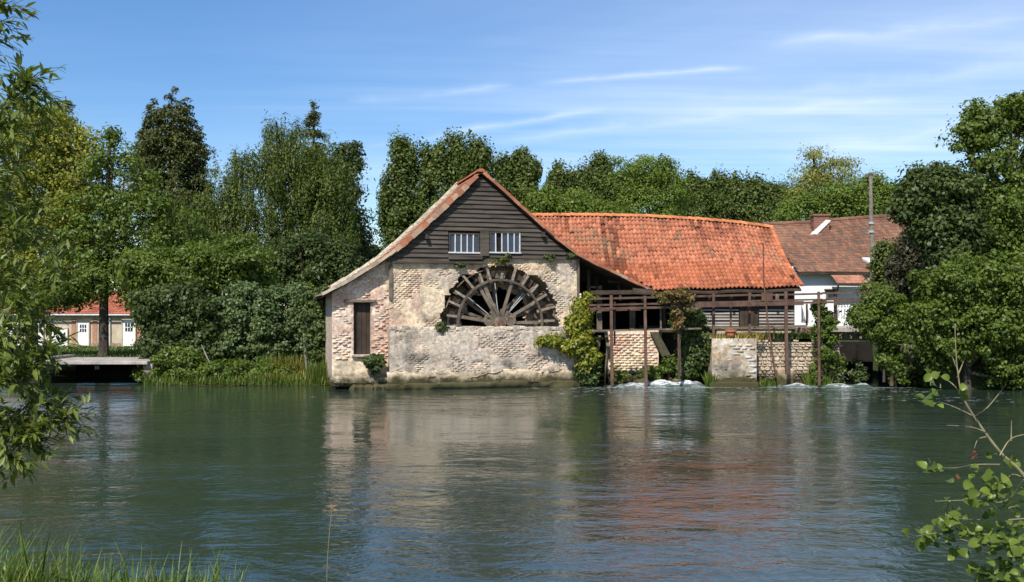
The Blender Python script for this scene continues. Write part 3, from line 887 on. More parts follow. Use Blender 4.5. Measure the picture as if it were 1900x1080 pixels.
# ridge
rp = MB()
for k in range(11):
    v = RV - 0.02 + k * 0.38
    b = MB(); a = LEFT[0]
    for s in range(6):
        t0, t1 = math.pi * s / 6, math.pi * (s + 1) / 6
        r = 0.14
        b.add([(a[0] + math.cos(t) * r, vv, a[1] - 0.05 + math.sin(t) * r * .9 + (0.012 if vv == v else 0)) for t, vv in ((t0, v), (t1, v), (t1, v + .4), (t0, v + .4))], [(0, 1, 2, 3)], tuple(ORANGE * random.uniform(.75, 1.15)))
    b.add([(a[0] + math.cos(math.pi * s / 6) * .14, v + .002, a[1] - 0.05 + math.sin(math.pi * s / 6) * .126) for s in range(7)], [tuple(range(7))], tuple(ORANGE * .8))
    b.build('ridge_tile', M_TILE, mill)
# pale mortar cap on the back end of the roof, seen past the ridge
b = MB()
for (a, c) in zip(LEFT[:-1], LEFT[1:]):
    b.add([(a[0], MILL_BACK, a[1] + .14), (c[0], MILL_BACK, c[1] + .10), (c[0], MILL_BACK + .22, c[1] + .10), (a[0], MILL_BACK + .22, a[1] + .14),
           (a[0], MILL_BACK, a[1] - .1), (c[0], MILL_BACK, c[1] - .1), (c[0], MILL_BACK + .22, c[1] - .1), (a[0], MILL_BACK + .22, a[1] - .1)],
          [(0, 3, 2, 1), (0, 1, 5, 4), (1, 2, 6, 5), (2, 3, 7, 6), (3, 0, 4, 7)], (0.62, 0.54, 0.42))
b.build('rear_verge', M_RENDER, mill)
# iron staple high on the wall and small things on the wall
b = MB(); b.tube([(-0.05, -0.30, 1.2), (-0.2, -0.33, 1.25), (-0.5, VL - .02, 1.3)], .03, 6)
hl = ML(724, 545)
b = MB(); b.bar((0.06, -0.03, 3.2), (0.06, -0.03, 4.5), 0.12, 0.06); b.build('corner_board', M_GREYWOOD, mill)
b = MB(); b.box((ML(710, 650, VL)[0] - .02, VL - .02, ML(710, 650, VL)[1]), (0.12, 0.03, 0.06), None, (.45, .16, .08)); b.build('red_brick', M_BRICK, mill)
b = MB(); b.bar((UR - 0.06, -0.02, 2.3), (UR - 0.06, -0.02, 4.85), 0.10, 0.06); b.build('corner_post', M_GREYWOOD, mill)

# ------------------------------------------------------------------ waterwheel
wheel = thing('waterwheel', 'ruined wooden waterwheel with broken paddles set in the mill wall', 'waterwheel', MO + Matrix.Rotation(YAW, 3, 'Z') @ Vector((UC, 0.0, WC + 0.03)), YAW)
def ring(r, v0, v1, wdt, name, mat=None, a0=-0.2, a1=math.pi + 0.2, n=44, full=True, sag=0.0):
    b = MB()
    if full: a0, a1 = 0, 2 * math.pi
    for k in range(n):
        p, q = a0 + (a1 - a0) * k / n, a0 + (a1 - a0) * (k + 1) / n
        def pt(a, rr, v): return (rr * math.cos(a), v, rr * math.sin(a) * (1 - sag))
        vs = [pt(p, r, v0), pt(q, r, v0), pt(q, r + wdt, v0), pt(p, r + wdt, v0), pt(p, r, v1), pt(q, r, v1), pt(q, r + wdt, v1), pt(p, r + wdt, v1)]
        b.add(vs, [(0, 1, 2, 3), (7, 6, 5, 4), (0, 4, 5, 1), (3, 2, 6, 7)])
    return b.build(name, mat or M_GREYWOOD, wheel)
M_RIM = surf('dark_rim', (0.055, 0.040, 0.030), (0.14, 0.105, 0.078), 5, 0.85, 0.006, 30, dirt=(0.22, 0.19, 0.15), dirt_amt=0.4, dscale=2.5)
ring(1.57, -0.11, -0.05, 0.085, 'rim', M_RIM)
ring(1.56, 0.72, 0.82, 0.11, 'rim')
NP = 26
M_ARM = surf('bleached_wood', (0.12, 0.098, 0.074), (0.34, 0.285, 0.215), 5, 0.9, 0.012, 30, isl=0.3, dirt=(0.06, 0.05, 0.04), dirt_amt=0.55)
for k in range(NP):
    a = 2 * math.pi * k / NP + 0.07 + random.uniform(-.03, .03)
    up = math.sin(a) > -0.15
    er = Vector((math.cos(a), 0, math.sin(a))); et = Vector((-math.sin(a), 0, math.cos(a)))
    r1 = random.uniform(2.0, 2.26)
    if up and random.random() < 0.12: r1 = random.uniform(1.75, 1.95)
    pad = MB(); tilt = random.uniform(-0.10, 0.10)
    e2 = (er * math.cos(tilt) + et * math.sin(tilt))
    pad.bar(er * 1.5 + Vector((0, 0.0, 0)), er * 1.5 + e2 * (r1 - 1.5), 0.10, 0.09, (0, 1, 0), w2=.08, h2=.08)
    arm = pad.build('paddle', M_ARM, wheel)
    b = MB(); b.bar(er * 1.5 + Vector((0, 0.77, 0)), er * 1.5 + e2 * (r1 - 1.45) + Vector((0, .77, 0)), 0.09, 0.09, (0, 1, 0)); b.build('rear_arm', M_GREYWOOD, arm)
    if random.random() < 0.82:
        e3 = (er * math.cos(tilt * .8) + et * math.sin(tilt * .8))
        for h0, h1 in ((1.64, 1.9), (1.92, r1 + random.uniform(-.08, .04))):
            if h1 - h0 < 0.08 or random.random() < 0.12: continue
            b = MB(); m0 = er * 1.5 + e3 * (h0 - 1.5) + et * 0.06; m1 = er * 1.5 + e3 * (h1 - 1.5) + et * (0.06 + random.uniform(-.03, .05))
            x = Vector((0, 1, 0)); l0 = random.uniform(-.02, .12); l1 = random.uniform(.62, .86)
            n_ = et * 0.03
            vs = [m0 + x * l0, m1 + x * l0, m1 + x * l1, m0 + x * l1]; vs += [p + n_ for p in vs]
            b.add(vs, [(3, 2, 1, 0), (4, 5, 6, 7), (0, 1, 5, 4), (1, 2, 6, 5), (2, 3, 7, 6), (3, 0, 4, 7)]); b.build('float_board', M_DARKWOOD if random.random() < .6 else M_GREYWOOD, arm)
for k in range(30):
    a = 2 * math.pi * (k + .5) / 30 + random.uniform(-.04, .04)
    if random.random() < .45: continue
    b = MB(); r0 = random.uniform(1.68, 1.8); r1 = r0 + random.uniform(.14, .3); hw = random.uniform(.09, .14); v = random.choice((.10, .16, .62)) + random.uniform(-.02, .02); sk = random.uniform(-.05, .05)
    vs = [(r0 * math.cos(a - hw), v, r0 * math.sin(a - hw)), (r0 * math.cos(a + hw), v, r0 * math.sin(a + hw)), (r1 * math.cos(a + hw + sk), v + .02, r1 * math.sin(a + hw + sk)), (r1 * math.cos(a - hw + sk), v, r1 * math.sin(a - hw + sk))]
    vs += [(x, y + .035, z) for x, y, z in vs]
    b.add(vs, [(0, 1, 2, 3), (7, 6, 5, 4), (0, 4, 5, 1), (1, 5, 6, 2), (2, 6, 7, 3), (3, 7, 4, 0)]); b.build('shroud_board', M_DARKWOOD if random.random() < .6 else M_GREYWOOD, wheel)
# a few boards still bridging the paddle tips
for a in (2.02, 2.24, 2.66, 0.42, 1.78):
    b = MB(); r = 2.1
    p = Vector((r * math.cos(a), 0.02, r * math.sin(a) * .97)); q = Vector((r * math.cos(a + .2), 0.02, r * math.sin(a + .2) * .97))
    x = Vector((0, .78, 0)); n_ = p.normalized() * .03
    vs = [p, q, q + x, p + x]; vs += [t + n_ for t in vs]
    b.add(vs, [(3, 2, 1, 0), (4, 5, 6, 7), (0, 1, 5, 4), (1, 2, 6, 5), (2, 3, 7, 6), (3, 0, 4, 7)]); b.build('sole_board', M_GREYWOOD, wheel)
for k, (a, wd) in enumerate(((0.02, .11), (0.52, .10), (1.27, .10), (1.97, .14), (2.10, .12), (2.98, .12), (3.7, .1), (4.6, .1), (5.5, .1))):
    b = MB(); er = Vector((math.cos(a), 0, math.sin(a)))
    b.bar(er * 0.2 + Vector((0, .03, 0)), er * 1.6 + Vector((0, .03, 0)), wd, 0.11, (0, 1, 0)); b.build('spoke', M_GREYWOOD, wheel)
for a, v in ((0.3, .78), (0.85, .76), (1.6, .78), (2.5, .78), (2.8, .76)):
    b = MB(); er = Vector((math.cos(a), 0, math.sin(a)))
    b.bar(er * 0.2 + Vector((0, v, 0)), er * 1.6 + Vector((0, v, 0)), 0.11, 0.10, (0, 1, 0)); b.build('spoke', M_GREYWOOD, wheel)
for a in (0.80, 0.86, 1.66, 2.45):
    b = MB(); er = Vector((math.cos(a), 0, math.sin(a)))
    b.tube([er * .35 + Vector((0, .16, 0)), er * 1.5 + Vector((0, .22, 0))], .018, 6); b.build('tie_rod', M_IRON, wheel)
b = MB(); b.tube([(0, -.14, 0), (0, -.02, 0), (0, .0, 0), (0, 1.1, 0)], [.2, .24, .26, .22], 12); b.build('axle', M_GREYWOOD, wheel)
b = MB(); b.tube([(0, -.2, 0), (0, -.14, 0)], [.12, .13], 12); b.build('axle_pin', M_METAL, wheel)
for x in (-0.42, 0.40):
    b = MB()
    for k in range(14):
        p, q = 2 * math.pi * k / 14, 2 * math.pi * (k + 1) / 14
        vs = [(x + rr * math.cos(t), v, .1 + rr * math.sin(t)) for v in (-.06, .03) for t, rr in ((p, .11), (q, .11), (q, .21), (p, .21))]
        b.add(vs, [(0, 1, 2, 3), (7, 6, 5, 4), (0, 4, 5, 1), (3, 2, 6, 7)])
    b.build('hub_flange', M_GREYWOOD, wheel)
for k in range(8):
    a = math.pi * (k + .5) / 8
    b = MB(); b.box((math.cos(a) * .42, .05, math.sin(a) * .36), (.14, .2, .34), Euler((0, math.pi / 2 - a, 0)).to_matrix(), jit=.02); b.build('hub_wedge', M_GREYWOOD, wheel)
b = MB(); b.bar((-0.75, .35, -.22), (0.75, .35, -.2), .2, .2); b.build('axle_beam', M_GREYWOOD, wheel)

# ------------------------------------------------------------------ barn with the long pantile roof
YE, YR = 37.5, 42.0
barn = wthing('timber_barn', 'long low timber barn under a sagging orange pantile roof', 'barn', (8.0, 39.0, 1.7))
XB1 = P(1487, 0, YE).x
def ridge_z(x):
    px = CXP + x / YR * FPX
    py = np.interp(px, [900, 1000, 1100, 1200, 1300, 1370, 1430, 1500], [400, 400, 400, 402, 408, 414, 422, 430])
    return CAMH + (HYP - py) / FPX * YR
def eave_z(x):
    px = CXP + x / YE * FPX
    py = np.interp(px, [1100, 1200, 1300, 1400, 1487], [536, 537, 535, 533, 531])
    return CAMH + (HYP - py) / FPX * YE
def broof(x, t):
    """t = 0 at the eave, 1 at the ridge"""
    sag = -0.16 * math.sin(math.pi * t) - 0.05 * math.sin(x * 1.1 + 2) * math.sin(math.pi * t) + 0.02 * math.sin(x * 3.1 + t * 4)
    return Vector((x, YE + (YR - YE) * t, eave_z(x) * (1 - t) + ridge_z(x) * t + sag))
def mill_roof_z(x, y):
    """height of the mill's own right-hand slope over a point"""
    ux, uy = x - MO.x, y - MO.y
    u = ux * CA + uy * SA
    return float(roof_w(u)), (-ux * SA + uy * CA)
NC, NR = 66, 18
x0 = XB1 - NC * 0.166
items = []
for r in range(NR):
    for c in range(NC):
        x = x0 + (c + 0.5) * 0.166 
        t0, t1 = r / NR, (r + 1) / NR
        p, q = broof(x, t0), broof(x, t1)
        wz, vv = mill_roof_z(x, p.y)
        if p.z < wz - 0.02 and vv < MILL_BACK: continue
        if x < 0.5: continue
        n1 = float(fbm(np.array([x * 0.5, r * 0.12, 0.0]), 3, 77)); stre = float(fbm(np.array([c * 0.45, r * 0.05, 4.0]), 3, 78))
        col = np.array((0.45, 0.170, 0.095)) * (0.94 + 0.3 * (n1 - 0.5)) * random.uniform(0.9, 1.08)
        col = col * (1 - 0.55 * float(sstep(np.array(stre), 0.55, 0.72)))
        k = random.random()
        if k < 0.10: col = np.array((0.40, 0.155, 0.085)) * random.uniform(.7, 1)
        elif k < 0.15: col = np.array((0.55, 0.22, 0.12)) * random.uniform(.85, 1.05)
        elif k < 0.17: col = np.array((0.26, 0.11, 0.07))
        lich = float(fbm(np.array([x * 0.9 + 3, r * 0.3, 9.0]), 4, 91))
        if lich > .64 and random.random() < .6: col = col * .55 + np.array((0.20, 0.17, 0.10)) * .45
        if lich < .36 and random.random() < .5: col = col * np.array((.78, .75, .75))
        # lichen and soot gather lower right
        if t0 < 0.35 and random.random() < 0.25: col = col * np.array((0.8, 0.82, 0.85))
        items.append((r, x, p, q, col))
slab = MB()
for c in range(24):
    xa, xb = x0 + (XB1 - x0) * c / 24, x0 + (XB1 - x0) * (c + 1) / 24
    for r in range(6):
        t0, t1 = r / 6 - (0.0), (r + 1) / 6
        vs = [broof(xa, t0), broof(xb, t0), broof(xb, t1), broof(xa, t1)]
        wz, vv = mill_roof_z(xa, vs[0].y)
        if vs[0].z < wz - 0.35 and vv < MILL_BACK: continue
        lo = [v - Vector((0, 0, 0.13)) for v in vs]; lo2 = [v - Vector((0, 0, 0.20)) for v in vs]
        slab.add(lo + lo2, [(0, 1, 2, 3), (7, 6, 5, 4), (0, 4, 5, 1), (1, 5, 6, 2), (2, 6, 7, 3), (3, 7, 4, 0)])
# far slope
for c in range(24):
    xa, xb = x0 + (XB1 - x0) * c / 24, x0 + (XB1 - x0) * (c + 1) / 24
    a, b_ = broof(xa, 1), broof(xb, 1)
    slab.add([a - Vector((0, 0, .04)), b_ - Vector((0, 0, .04)), Vector((xb, 46.5, eave_z(xb))), Vector((xa, 46.5, eave_z(xa)))], [(0, 1, 2, 3)])
broofo = slab.build('roof', M_DARKWOOD, barn)
base = pantile(0.166, 0.302, 0.075, 0.034)
items.sort(key=lambda i: i[0])
single, rest = items[:290], items[290:]
tilemesh = {}
for r, x, p, q, col in single:
    kb = max(3, round(col[0] * 22)); key = tuple(np.array((1.0, .34, .17)) * kb / 22)
    if key not in tilemesh:
        o = quad_mesh('roof_tile', base[0], base[1], M_TILE, None, True, facecol=np.repeat(np.array([key]), len(base[1]), 0))
        tilemesh[key] = o.data
    else:
        o = bpy.data.objects.new('roof_tile', tilemesh[key]); COL.objects.link(o)
    o.parent = broofo
    R = tile_frame(p, q, (1, 0, 0))
    M4 = Matrix(((R[0][0], R[0][1], R[0][2], p.x), (R[1][0], R[1][1], R[1][2], p.y), (R[2][0], R[2][1], R[2][2], p.z + random.uniform(-.008, .008)), (0, 0, 0, 1)))
    o.matrix_basis = M4 @ Matrix.Rotation(random.uniform(-.03, .03), 4, 'Z')
scatter_tiles('roof_tiles', base, [(tile_frame(p, q, (1, 0, 0)), np.array(p) + np.array((random.gauss(0, .006), random.gauss(0, .014) - (.07 if random.random() < .02 else 0), random.gauss(0, .008)))) for r, x, p, q, col in rest], [i[4] for i in rest], M_TILE, broofo)
xs = np.arange(0.3, XB1 - 0.1, 0.36)
for x in xs:
    b = MB(); z = ridge_z(x) - 0.02 + random.uniform(-.012, .015); z2 = ridge_z(x + .36) - 0.03
    c = tuple(np.array((0.52, 0.19, 0.08)) * random.uniform(.7, 1.2))
    for s in range(6):
        t0, t1 = math.pi * s / 6, math.pi * (s + 1) / 6
        b.add([(xx, YR - math.cos(t) * .15, zz + math.sin(t) * .13) for t, xx, zz in ((t0, x, z + .015), (t0, x + .385, z2), (t1, x + .385, z2), (t1, x, z + .015))], [(0, 1, 2, 3)], c)
    b.build('ridge_tile', M_TILE, broofo, True)
# right-hand verge tiles
for r in range(NR):
    p, q = broof(XB1, r / NR), broof(XB1, (r + 1) / NR)
    b = MB(); b.bar(p + Vector((.02, 0, .03)), q + Vector((.02, 0, .02)), .14, .09, (0, 0, 1), tuple(np.array((0.50, 0.16, 0.065)) * random.uniform(.7, 1.15))); b.build('verge_tile', M_TILE, broofo)
# walls
YW = 38.1
gz = 1.6
def wz(py, d=YW): return CAMH + (HYP - py) / FPX * d
def wxx(px, d=YW): return (px - CXP) / FPX * d
b = MB(); b.box((XB1 - 0.15, 42.2, 2.9), (0.12, 8.2, 2.6)); b.build('end_wall', M_DARKWOOD, barn)
b = MB(); b.prism([(0, 0), (1, 0), (1, 1)], 0, 1); b = MB()
b.add([(XB1 - .15, YE + .4, 3.6), (XB1 - .15, 46.3, 3.6), (XB1 - .15, YR, ridge_z(XB1) - .15)], [(0, 1, 2)]); b.build('end_gable', M_DARKWOOD, barn)
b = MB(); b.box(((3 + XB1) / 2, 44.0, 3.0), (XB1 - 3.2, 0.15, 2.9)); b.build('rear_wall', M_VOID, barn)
b = MB(); b.box((7.0, 41.2, 2.02), (7.6, 5.4, 0.10)); b.build('floor', M_DARKWOOD, barn)
# wall under the eave, eave shade painted in dark; pale slatted wall below
b = MB(); b.box(((wxx(1268) + XB1) / 2 - .08, YW + .12, (wz(540) + wz(573)) / 2 + .1), (XB1 - wxx(1268) - .2, .05, wz(540) - wz(573) + .25)); b.build('upper_wall', M_DARKWOOD, barn)
dx0, dx1 = wxx(1372), wxx(1407)
xa, xb = wxx(1262), XB1 - 0.12
zt, zb = wz(573), wz(607)
npl = 6
M_PALEPLANK = surf('pale_plank', (0.22, 0.195, 0.17), (0.42, 0.38, 0.34), 3, 0.9, 0.008, 30, stretch=(0.4, 1, 3), isl=0.2, dirt=(0.12, 0.10, 0.085), dirt_amt=0.6, dscale=1.5)
for k in range(npl):
    z = zb + (zt - zb) * (k + .5) / npl
    for s0, s1 in ((xa, dx0 - .03), (dx1 + .03, xb)):
        b = MB(); b.box(((s0 + s1) / 2, YW + random.uniform(-.01, .012), z + random.uniform(-.01, .01)), (s1 - s0, .03, (zt - zb) / npl - random.uniform(0.045, .065)), Euler((-.10, random.uniform(-.004, .004), 0)).to_matrix()); b.build('plank', M_PALEPLANK, barn)
b = MB(); b.box(((xa + xb) / 2, YW + .09, (zt + zb) / 2), (xb - xa, .04, zt - zb)); b.build('wall_lining', M_VOID, barn)
dr = None
for k in range(4):
    b = MB(); wdt = (dx1 - dx0) / 4
    b.box((dx0 + (k + .5) * wdt, YW - .01 + random.uniform(0, .01), (wz(566) + wz(611)) / 2), (wdt - .012, .04, wz(566) - wz(611)))
    if dr is None: dr = b.build('door', M_DARKWOOD, barn)
    else: b.build('plank', M_DARKWOOD, dr)
b = MB(); b.box(((xa + xb) / 2, YW + .05, zb - .04), (xb - xa + .1, .2, .10)); b.build('sill_beam', M_GREYWOOD, barn, bevel=.01)
b = MB(); b.box(((wxx(1330) + xb) / 2, YW + .12, (zb - .1 + 1.2) / 2), (xb - wxx(1330), .22, zb - .1 - 1.2)); b.build('plinth', M_CREAM, barn)
b = MB(); b.bar((wxx(1095), YE + .25, wz(537, YE) - .12), (XB1 - .2, YE + .25, wz(533, YE) - .10), .12, .16); b.build('eave_beam', M_DARKWOOD, barn)
for px, y, y0, y1, t in ((1112, 38.6, 530, 612, .2), (1092, 38.2, 500, 612, .12), (1173, 39.2, 560, 612, .22), (1232, 38.6, 540, 612, .12), (1265, 38.2, 538, 612, .14)):
    b = MB(); b.bar((wxx(px, y), y, wz(y1, y) - .05), (wxx(px, y), y, wz(y0, y)), t, t); b.build('post', M_GREYWOOD if t > .15 else M_DARKWOOD, barn)
b = MB(); b.bar((wxx(1088, 38.3), 38.3, wz(533, 38.3)), (wxx(1115, 38.3), 38.3, wz(533, 38.3)), .1, .08); b.build('window_lintel', M_GREYWOOD, barn)
for k in range(9):
    xx = 3.2 + k * .85
    b = MB(); p, q = broof(xx + .1, 0.02), broof(xx + .1, 0.97)
    b.bar(p - Vector((0, 0, .46)), q - Vector((0, 0, .46)), .08, .12); b.build('rafter', M_DARKWOOD, barn)

# ------------------------------------------------------------------ masonry by the weir
def stones(parent, x0, x1, z0, z1, y, size, seed, name='stone', mat=None, ragged=0.0):
    r = random.Random(seed); z = z0
    while z < z1:
        h = size * r.uniform(.5, 1.0); x = x0 + r.uniform(-.1, 0)
        while x < x1:
            l = size * r.uniform(.8, 1.7)
            if z + h < z1 - ragged * r.random():
                b = MB(); cx, cz = x + l / 2, z + h / 2
                hx, hz, dep = l / 2 - .014, h / 2 - .012, .14
                pts = []
                for k in range(8):
                    a = math.pi / 8 + k * math.pi / 4
                    sx = max(-1, min(1, math.cos(a) * 1.3)); sz = max(-1, min(1, math.sin(a) * 1.3))
                    pts.append((cx + sx * hx * r.uniform(.88, 1.0), cz + sz * hz * r.uniform(.86, 1.0)))
                pr = r.uniform(-.035, .03)
                vs = [(px + (cx - px) * .14, y - .05 + pr + r.uniform(-.012, .012), pz + (cz - pz) * .14) for px, pz in pts] + [(px, y - .01 + pr, pz) for px, pz in pts] + [(px, y + dep, pz) for px, pz in pts]
                fs = [tuple(range(8))] + [(k, k + 8, (k + 1) % 8 + 8, (k + 1) % 8) for k in range(8)] + [(k + 8, k + 16, (k + 1) % 8 + 16, (k + 1) % 8 + 8) for k in range(8)]
                b.add(vs, [tuple(reversed(f)) for f in fs]); b.build(name, mat or M_STONE, parent)
            x += l
        z += h
def rough_block(name, parent, x0, x1, y0, y1, z0, z1, colf, seed, amp=.06):
    """block of old rendered masonry with a worn, uneven front"""
    us = np.linspace(x0, x1, max(6, int((x1 - x0) / .06))); ws = np.linspace(z0, z1, max(6, int((z1 - z0) / .06)))
    U, W = np.meshgrid(us, ws)
    q = np.stack([U * 1.3, W * 1.5, U * 0], -1)
    D = (fbm(q, 5, seed) - .5) * amp * 2 + (fbm(q * 6, 3, seed + 2) - .5) * .03
    C = colf(U, W)
    V = np.stack([U, y0 - D, W], -1).reshape(-1, 3)
    o = quad_mesh(name, V, grid_quads(len(us), len(ws)), M_RENDER, parent, True, vertcol=C.reshape(-1, 3))
    b = MB(); b.box(((x0 + x1) / 2, (y0 + y1) / 2 + .06, (z0 + z1) / 2 - .03), (x1 - x0 - .02, y1 - y0, z1 - z0 - .02), None, (.38, .33, .27)); b.build('core', M_RENDER, o)
    return o
def col_pier(U, W):
    q = np.stack([U * 1.1, W * 1.1, U * 0 + 3], -1); n1, n2 = fbm(q, 5, 211), fbm(q * 2.5, 4, 223)
    c = np.zeros(U.shape + (3,)) + np.array((0.44, 0.37, 0.28))
    c = lerpc(c, (0.50, 0.45, 0.38), sstep(n1, .48, .6))
    xm = (U.min() + U.max()) / 2
    c = lerpc(c, (0.13, 0.125, 0.12), np.clip(gauss(U, W, xm - .25, .75, .75, .3), 0, 1) * sstep(n2, .36, .52))
    c = lerpc(c, (0.34, 0.25, 0.15), sstep(n2, .55, .7) * .7)
    return c
# the pier with the flower pot
D1 = 36.3
px0, px1 = P(1321, 0, D1).x, P(1404, 0, D1).x
ztop = P(0, 628, D1).z
pier = wthing('stone_pier', 'pale square masonry pier with dark stain under the flower pot', 'pier', ((px0 + px1) / 2, D1, 0))
rough_block('face', pier, px0, px1, D1, 38.0, -.8, ztop, col_pier, 31)
brick_field('brickwork', pier, px0, px1, .05, ztop - .1, D1 - .012, col_pier, seed=33, bl=.3, bh=.11, keepf=lambda U, W: (W < .55) | (fbm(np.stack([U * 2, W * 2, U * 0], -1), 3, 14) > .5))
b = MB(); b.box(((px0 + px1) / 2, D1 - .03, 0.07), (px1 - px0 + .1, .25, .22), None, (.42, .34, .23)); b.build('footing', M_RENDER, pier, bevel=.03)
# rubble wall right of it
D2 = 36.9
rx0, rx1 = P(1404, 0, D2).x, P(1556, 0, D2).x
rub = wthing('rubble_wall', 'rough rubble stone retaining wall right of the pale pier', 'wall', ((rx0 + rx1) / 2, D2, 0))
b = MB(); b.box(((rx0 + rx1) / 2, D2 + .275, .6), (rx1 - rx0 + .1, .5, 2.05), None, (.42, .35, .26)); b.build('core', M_RENDER, rub)
stones(rub, rx0, rx1, -.1, P(0, 627, D2).z, D2, .165, 5, ragged=.14)
b = MB(); b.box((P(1453, 0, D2).x, D2 - .22, .15), (.62, .4, 1.0), None, (.44, .32, .22), .05); b.build('buttress', M_RENDER, rub, bevel=.05)
# brick wall under the catwalk
D3 = 38.3
bx0, bx1 = P(1128, 0, D3).x, P(1222, 0, D3).x
bw = wthing('brick_abutment', 'pale brick wall with sloping buttress under the left of the catwalk', 'wall', ((bx0 + bx1) / 2, D3, 0))
def col_abut(U, W):
    c = col_lean(U, W); n = fbm(np.stack([U * 2, W * 2, U * 0], -1), 4, 99)
    c = lerpc(c, (0.16, 0.15, 0.05), sstep(n + (0.75 - W) * .35, .55, .75) * .9); return c
rough_block('face', bw, bx0, bx1, D3 + .02, 39.7, -.6, P(0, 613, D3).z, col_abut, 41, .03)
brick_field('brickwork', bw, bx0, bx1, .35, P(0, 615, D3).z, D3 - .012, col_abut, seed=35, bl=.26, bh=.10)
b = MB(); b.prism([(bx1 - .35, P(0, 616, D3).z), (bx1 - .05, P(0, 616, D3).z), (bx1 + .95, .1), (bx1 + .55, .1)], D3 - .25, D3 + .3, (.07, .068, .042)); b.build('buttress', M_RENDER, bw)
b = MB(); b.box(((bx1 + px0) / 2 + .2, 39.9, .9), (px0 - bx1 + 1.5, .3, 2.6), None, (.10, .09, .075)); b.build('rear_wall', M_RENDER, bw)
# rocks of the weir
r = random.Random(3)
for k in range(26):
    px = r.uniform(1140, 1318); d = r.uniform(36.6, 38.3)
    s = r.uniform(.12, .30); c = P(px, 0, d)
    rk = MB(); rk.tube([(c.x - s, d, -.1), (c.x - s * .6, d, s * .3), (c.x + s * .3, d - .05, s * .45), (c.x + s, d, .02)], [s * .25, s * .75, s * .8, s * .2], 7, wob=.25)
    o = rk.build('weir_rock', M_STONE)
    tag(o, 'mossy wet rock lying in the weir under the catwalk', 'rock', 'rocks of the weir')

# ------------------------------------------------------------------ catwalk
DC = 36.0
cat = wthing('catwalk', 'rusty brown timber catwalk with railings running from mill to right bank', 'catwalk', (P(1320, 0, DC).x, DC, 0))
def rail(name, x0, y0, x1, y1, th, d=DC, mat=None, d1=None, w=None):
    n = max(1, int(abs(x1 - x0) / 130)); o = None
    for k in range(n):
        xa, xb = x0 + (x1 - x0) * k / n, x0 + (x1 - x0) * (k + 1) / n
        ya, yb = y0 + (y1 - y0) * k / n, y0 + (y1 - y0) * (k + 1) / n
        j = random.uniform(-.8, .8)
        b = MB(); b.bar(P(xa, ya + j, d), P(xb + .5, yb + random.uniform(-.6, .6), d1 or d), w or .06, th * .85 / FPX * d); b.build(name, mat or M_RAILWOOD, cat)
rail('handrail', 1093, 554, 1395, 547.5, 4.5); rail('handrail', 1395, 547.5, 1655, 542, 4.2)
rail('rail', 1093, 566, 1395, 559, 4.0); rail('rail', 1395, 559, 1655, 553, 3.8)
rail('beam', 1095, 573.5, 1300, 569, 5.0, DC - .08, w=.1); rail('beam', 1280, 567, 1490, 562, 9.0, DC - .06, w=.12); rail('beam', 1490, 562, 1640, 559, 4.5, DC - .06)
rail('beam', 1095, 576, 1188, 574, 4.0, DC + .3)
for px, y0, y1, wpx, lean in ((1134, 548, 716, 6.5, 2), (1196.5, 549, 722, 6, 2), (1259, 556, 692, 6, 2), (1324, 545, 629, 5.5, 0), (1391, 543, 629, 5.5, 0), (1458, 541, 694, 6.5, 2), (1519, 541, 716, 5, 1), (1654, 541, 716, 6, 0)):
    b = MB(); d = DC - .05 if px not in (1324, 1391) else 36.45
    a, c = P(px + lean, y1, d), P(px, y0, d); m_ = (a + c) / 2 + Vector((random.uniform(-.02, .02), 0, 0))
    wd = wpx * .88 / FPX * d
    b.bar(a, m_, wd * 1.05, wd, w2=wd * .95); b.bar(m_, c, wd * .95, wd)
    b.build('post', M_RAILWOOD, cat, bevel=.006)
for px, y0, y1 in ((1140.5, 560, 640), (1356, 566, 608), (1226, 570, 625), (1549, 550, 608)):
    b = MB(); b.bar(P(px, y1, DC + .25), P(px, y0, DC + .25), .06, .06); b.build('strut', M_RAILWOOD if px != 1226 else M_GREYWOOD, cat)
for px in (1104, 1164, 1226):
    b = MB(); b.bar(P(px, 571, DC - .1), P(px + 3, 571, DC + .5), .09, .06); b.build('bracket', M_RAILWOOD, cat)
for x0, y0, x1, y1 in ((1097, 614, 1300, 609.5), (1300, 609.5, 1495, 604.5)):
    dk = DC + .18 if x0 < 1200 else 37.7
    b = MB(); b.bar(P(x0, y0, dk), P(x1, y1, dk), .34, .055); b.build('deck_plank', M_GREYWOOD, cat)
b = MB(); b.box(P(1423, 551, DC - .06), (.40, .05, .30)); b.build('sluice_plate', M_RAILWOOD, cat)
b = MB(); b.box(P(1442, 552, DC - .02), (.12, .05, .26)); b.build('sluice_plate', M_GREYWOOD, cat)
b = MB(); b.box(P(1454, 640, DC + .02) + Vector((0, .2, 0)), (.05, .05, .05)); 
pole = tag(MB().build('empty', None) if False else (lambda b: (b.tube([P(1440, 700, 35.6), P(1425, 600, 35.6), P(1417, 520, 35.6), P(1416, 450, 35.6)], [.03, .03, .028, .022], 7), b.build('rust_pole', M_METAL))[1])(MB()), 'tall thin rusty pole standing in front of the barn roof', 'pole')
# cable hanging from the sluice plate
b = MB(); b.tube([P(1424, 558, DC - .1), P(1421, 600, DC - .12), P(1428, 650, DC - .12), P(1438, 690, DC - .1)], .012, 5); b.build('cable', M_METAL, cat)
# bracing timbers in the dark bay beside the mill
for a, c in (((1124, 616), (1133, 672)), ((1112, 622), (1106, 680))):
    b = MB(); b.bar(P(a[0], a[1], 36.9), P(c[0], c[1], 36.9), .12, .1); b.build('brace', M_GREYWOOD, cat)

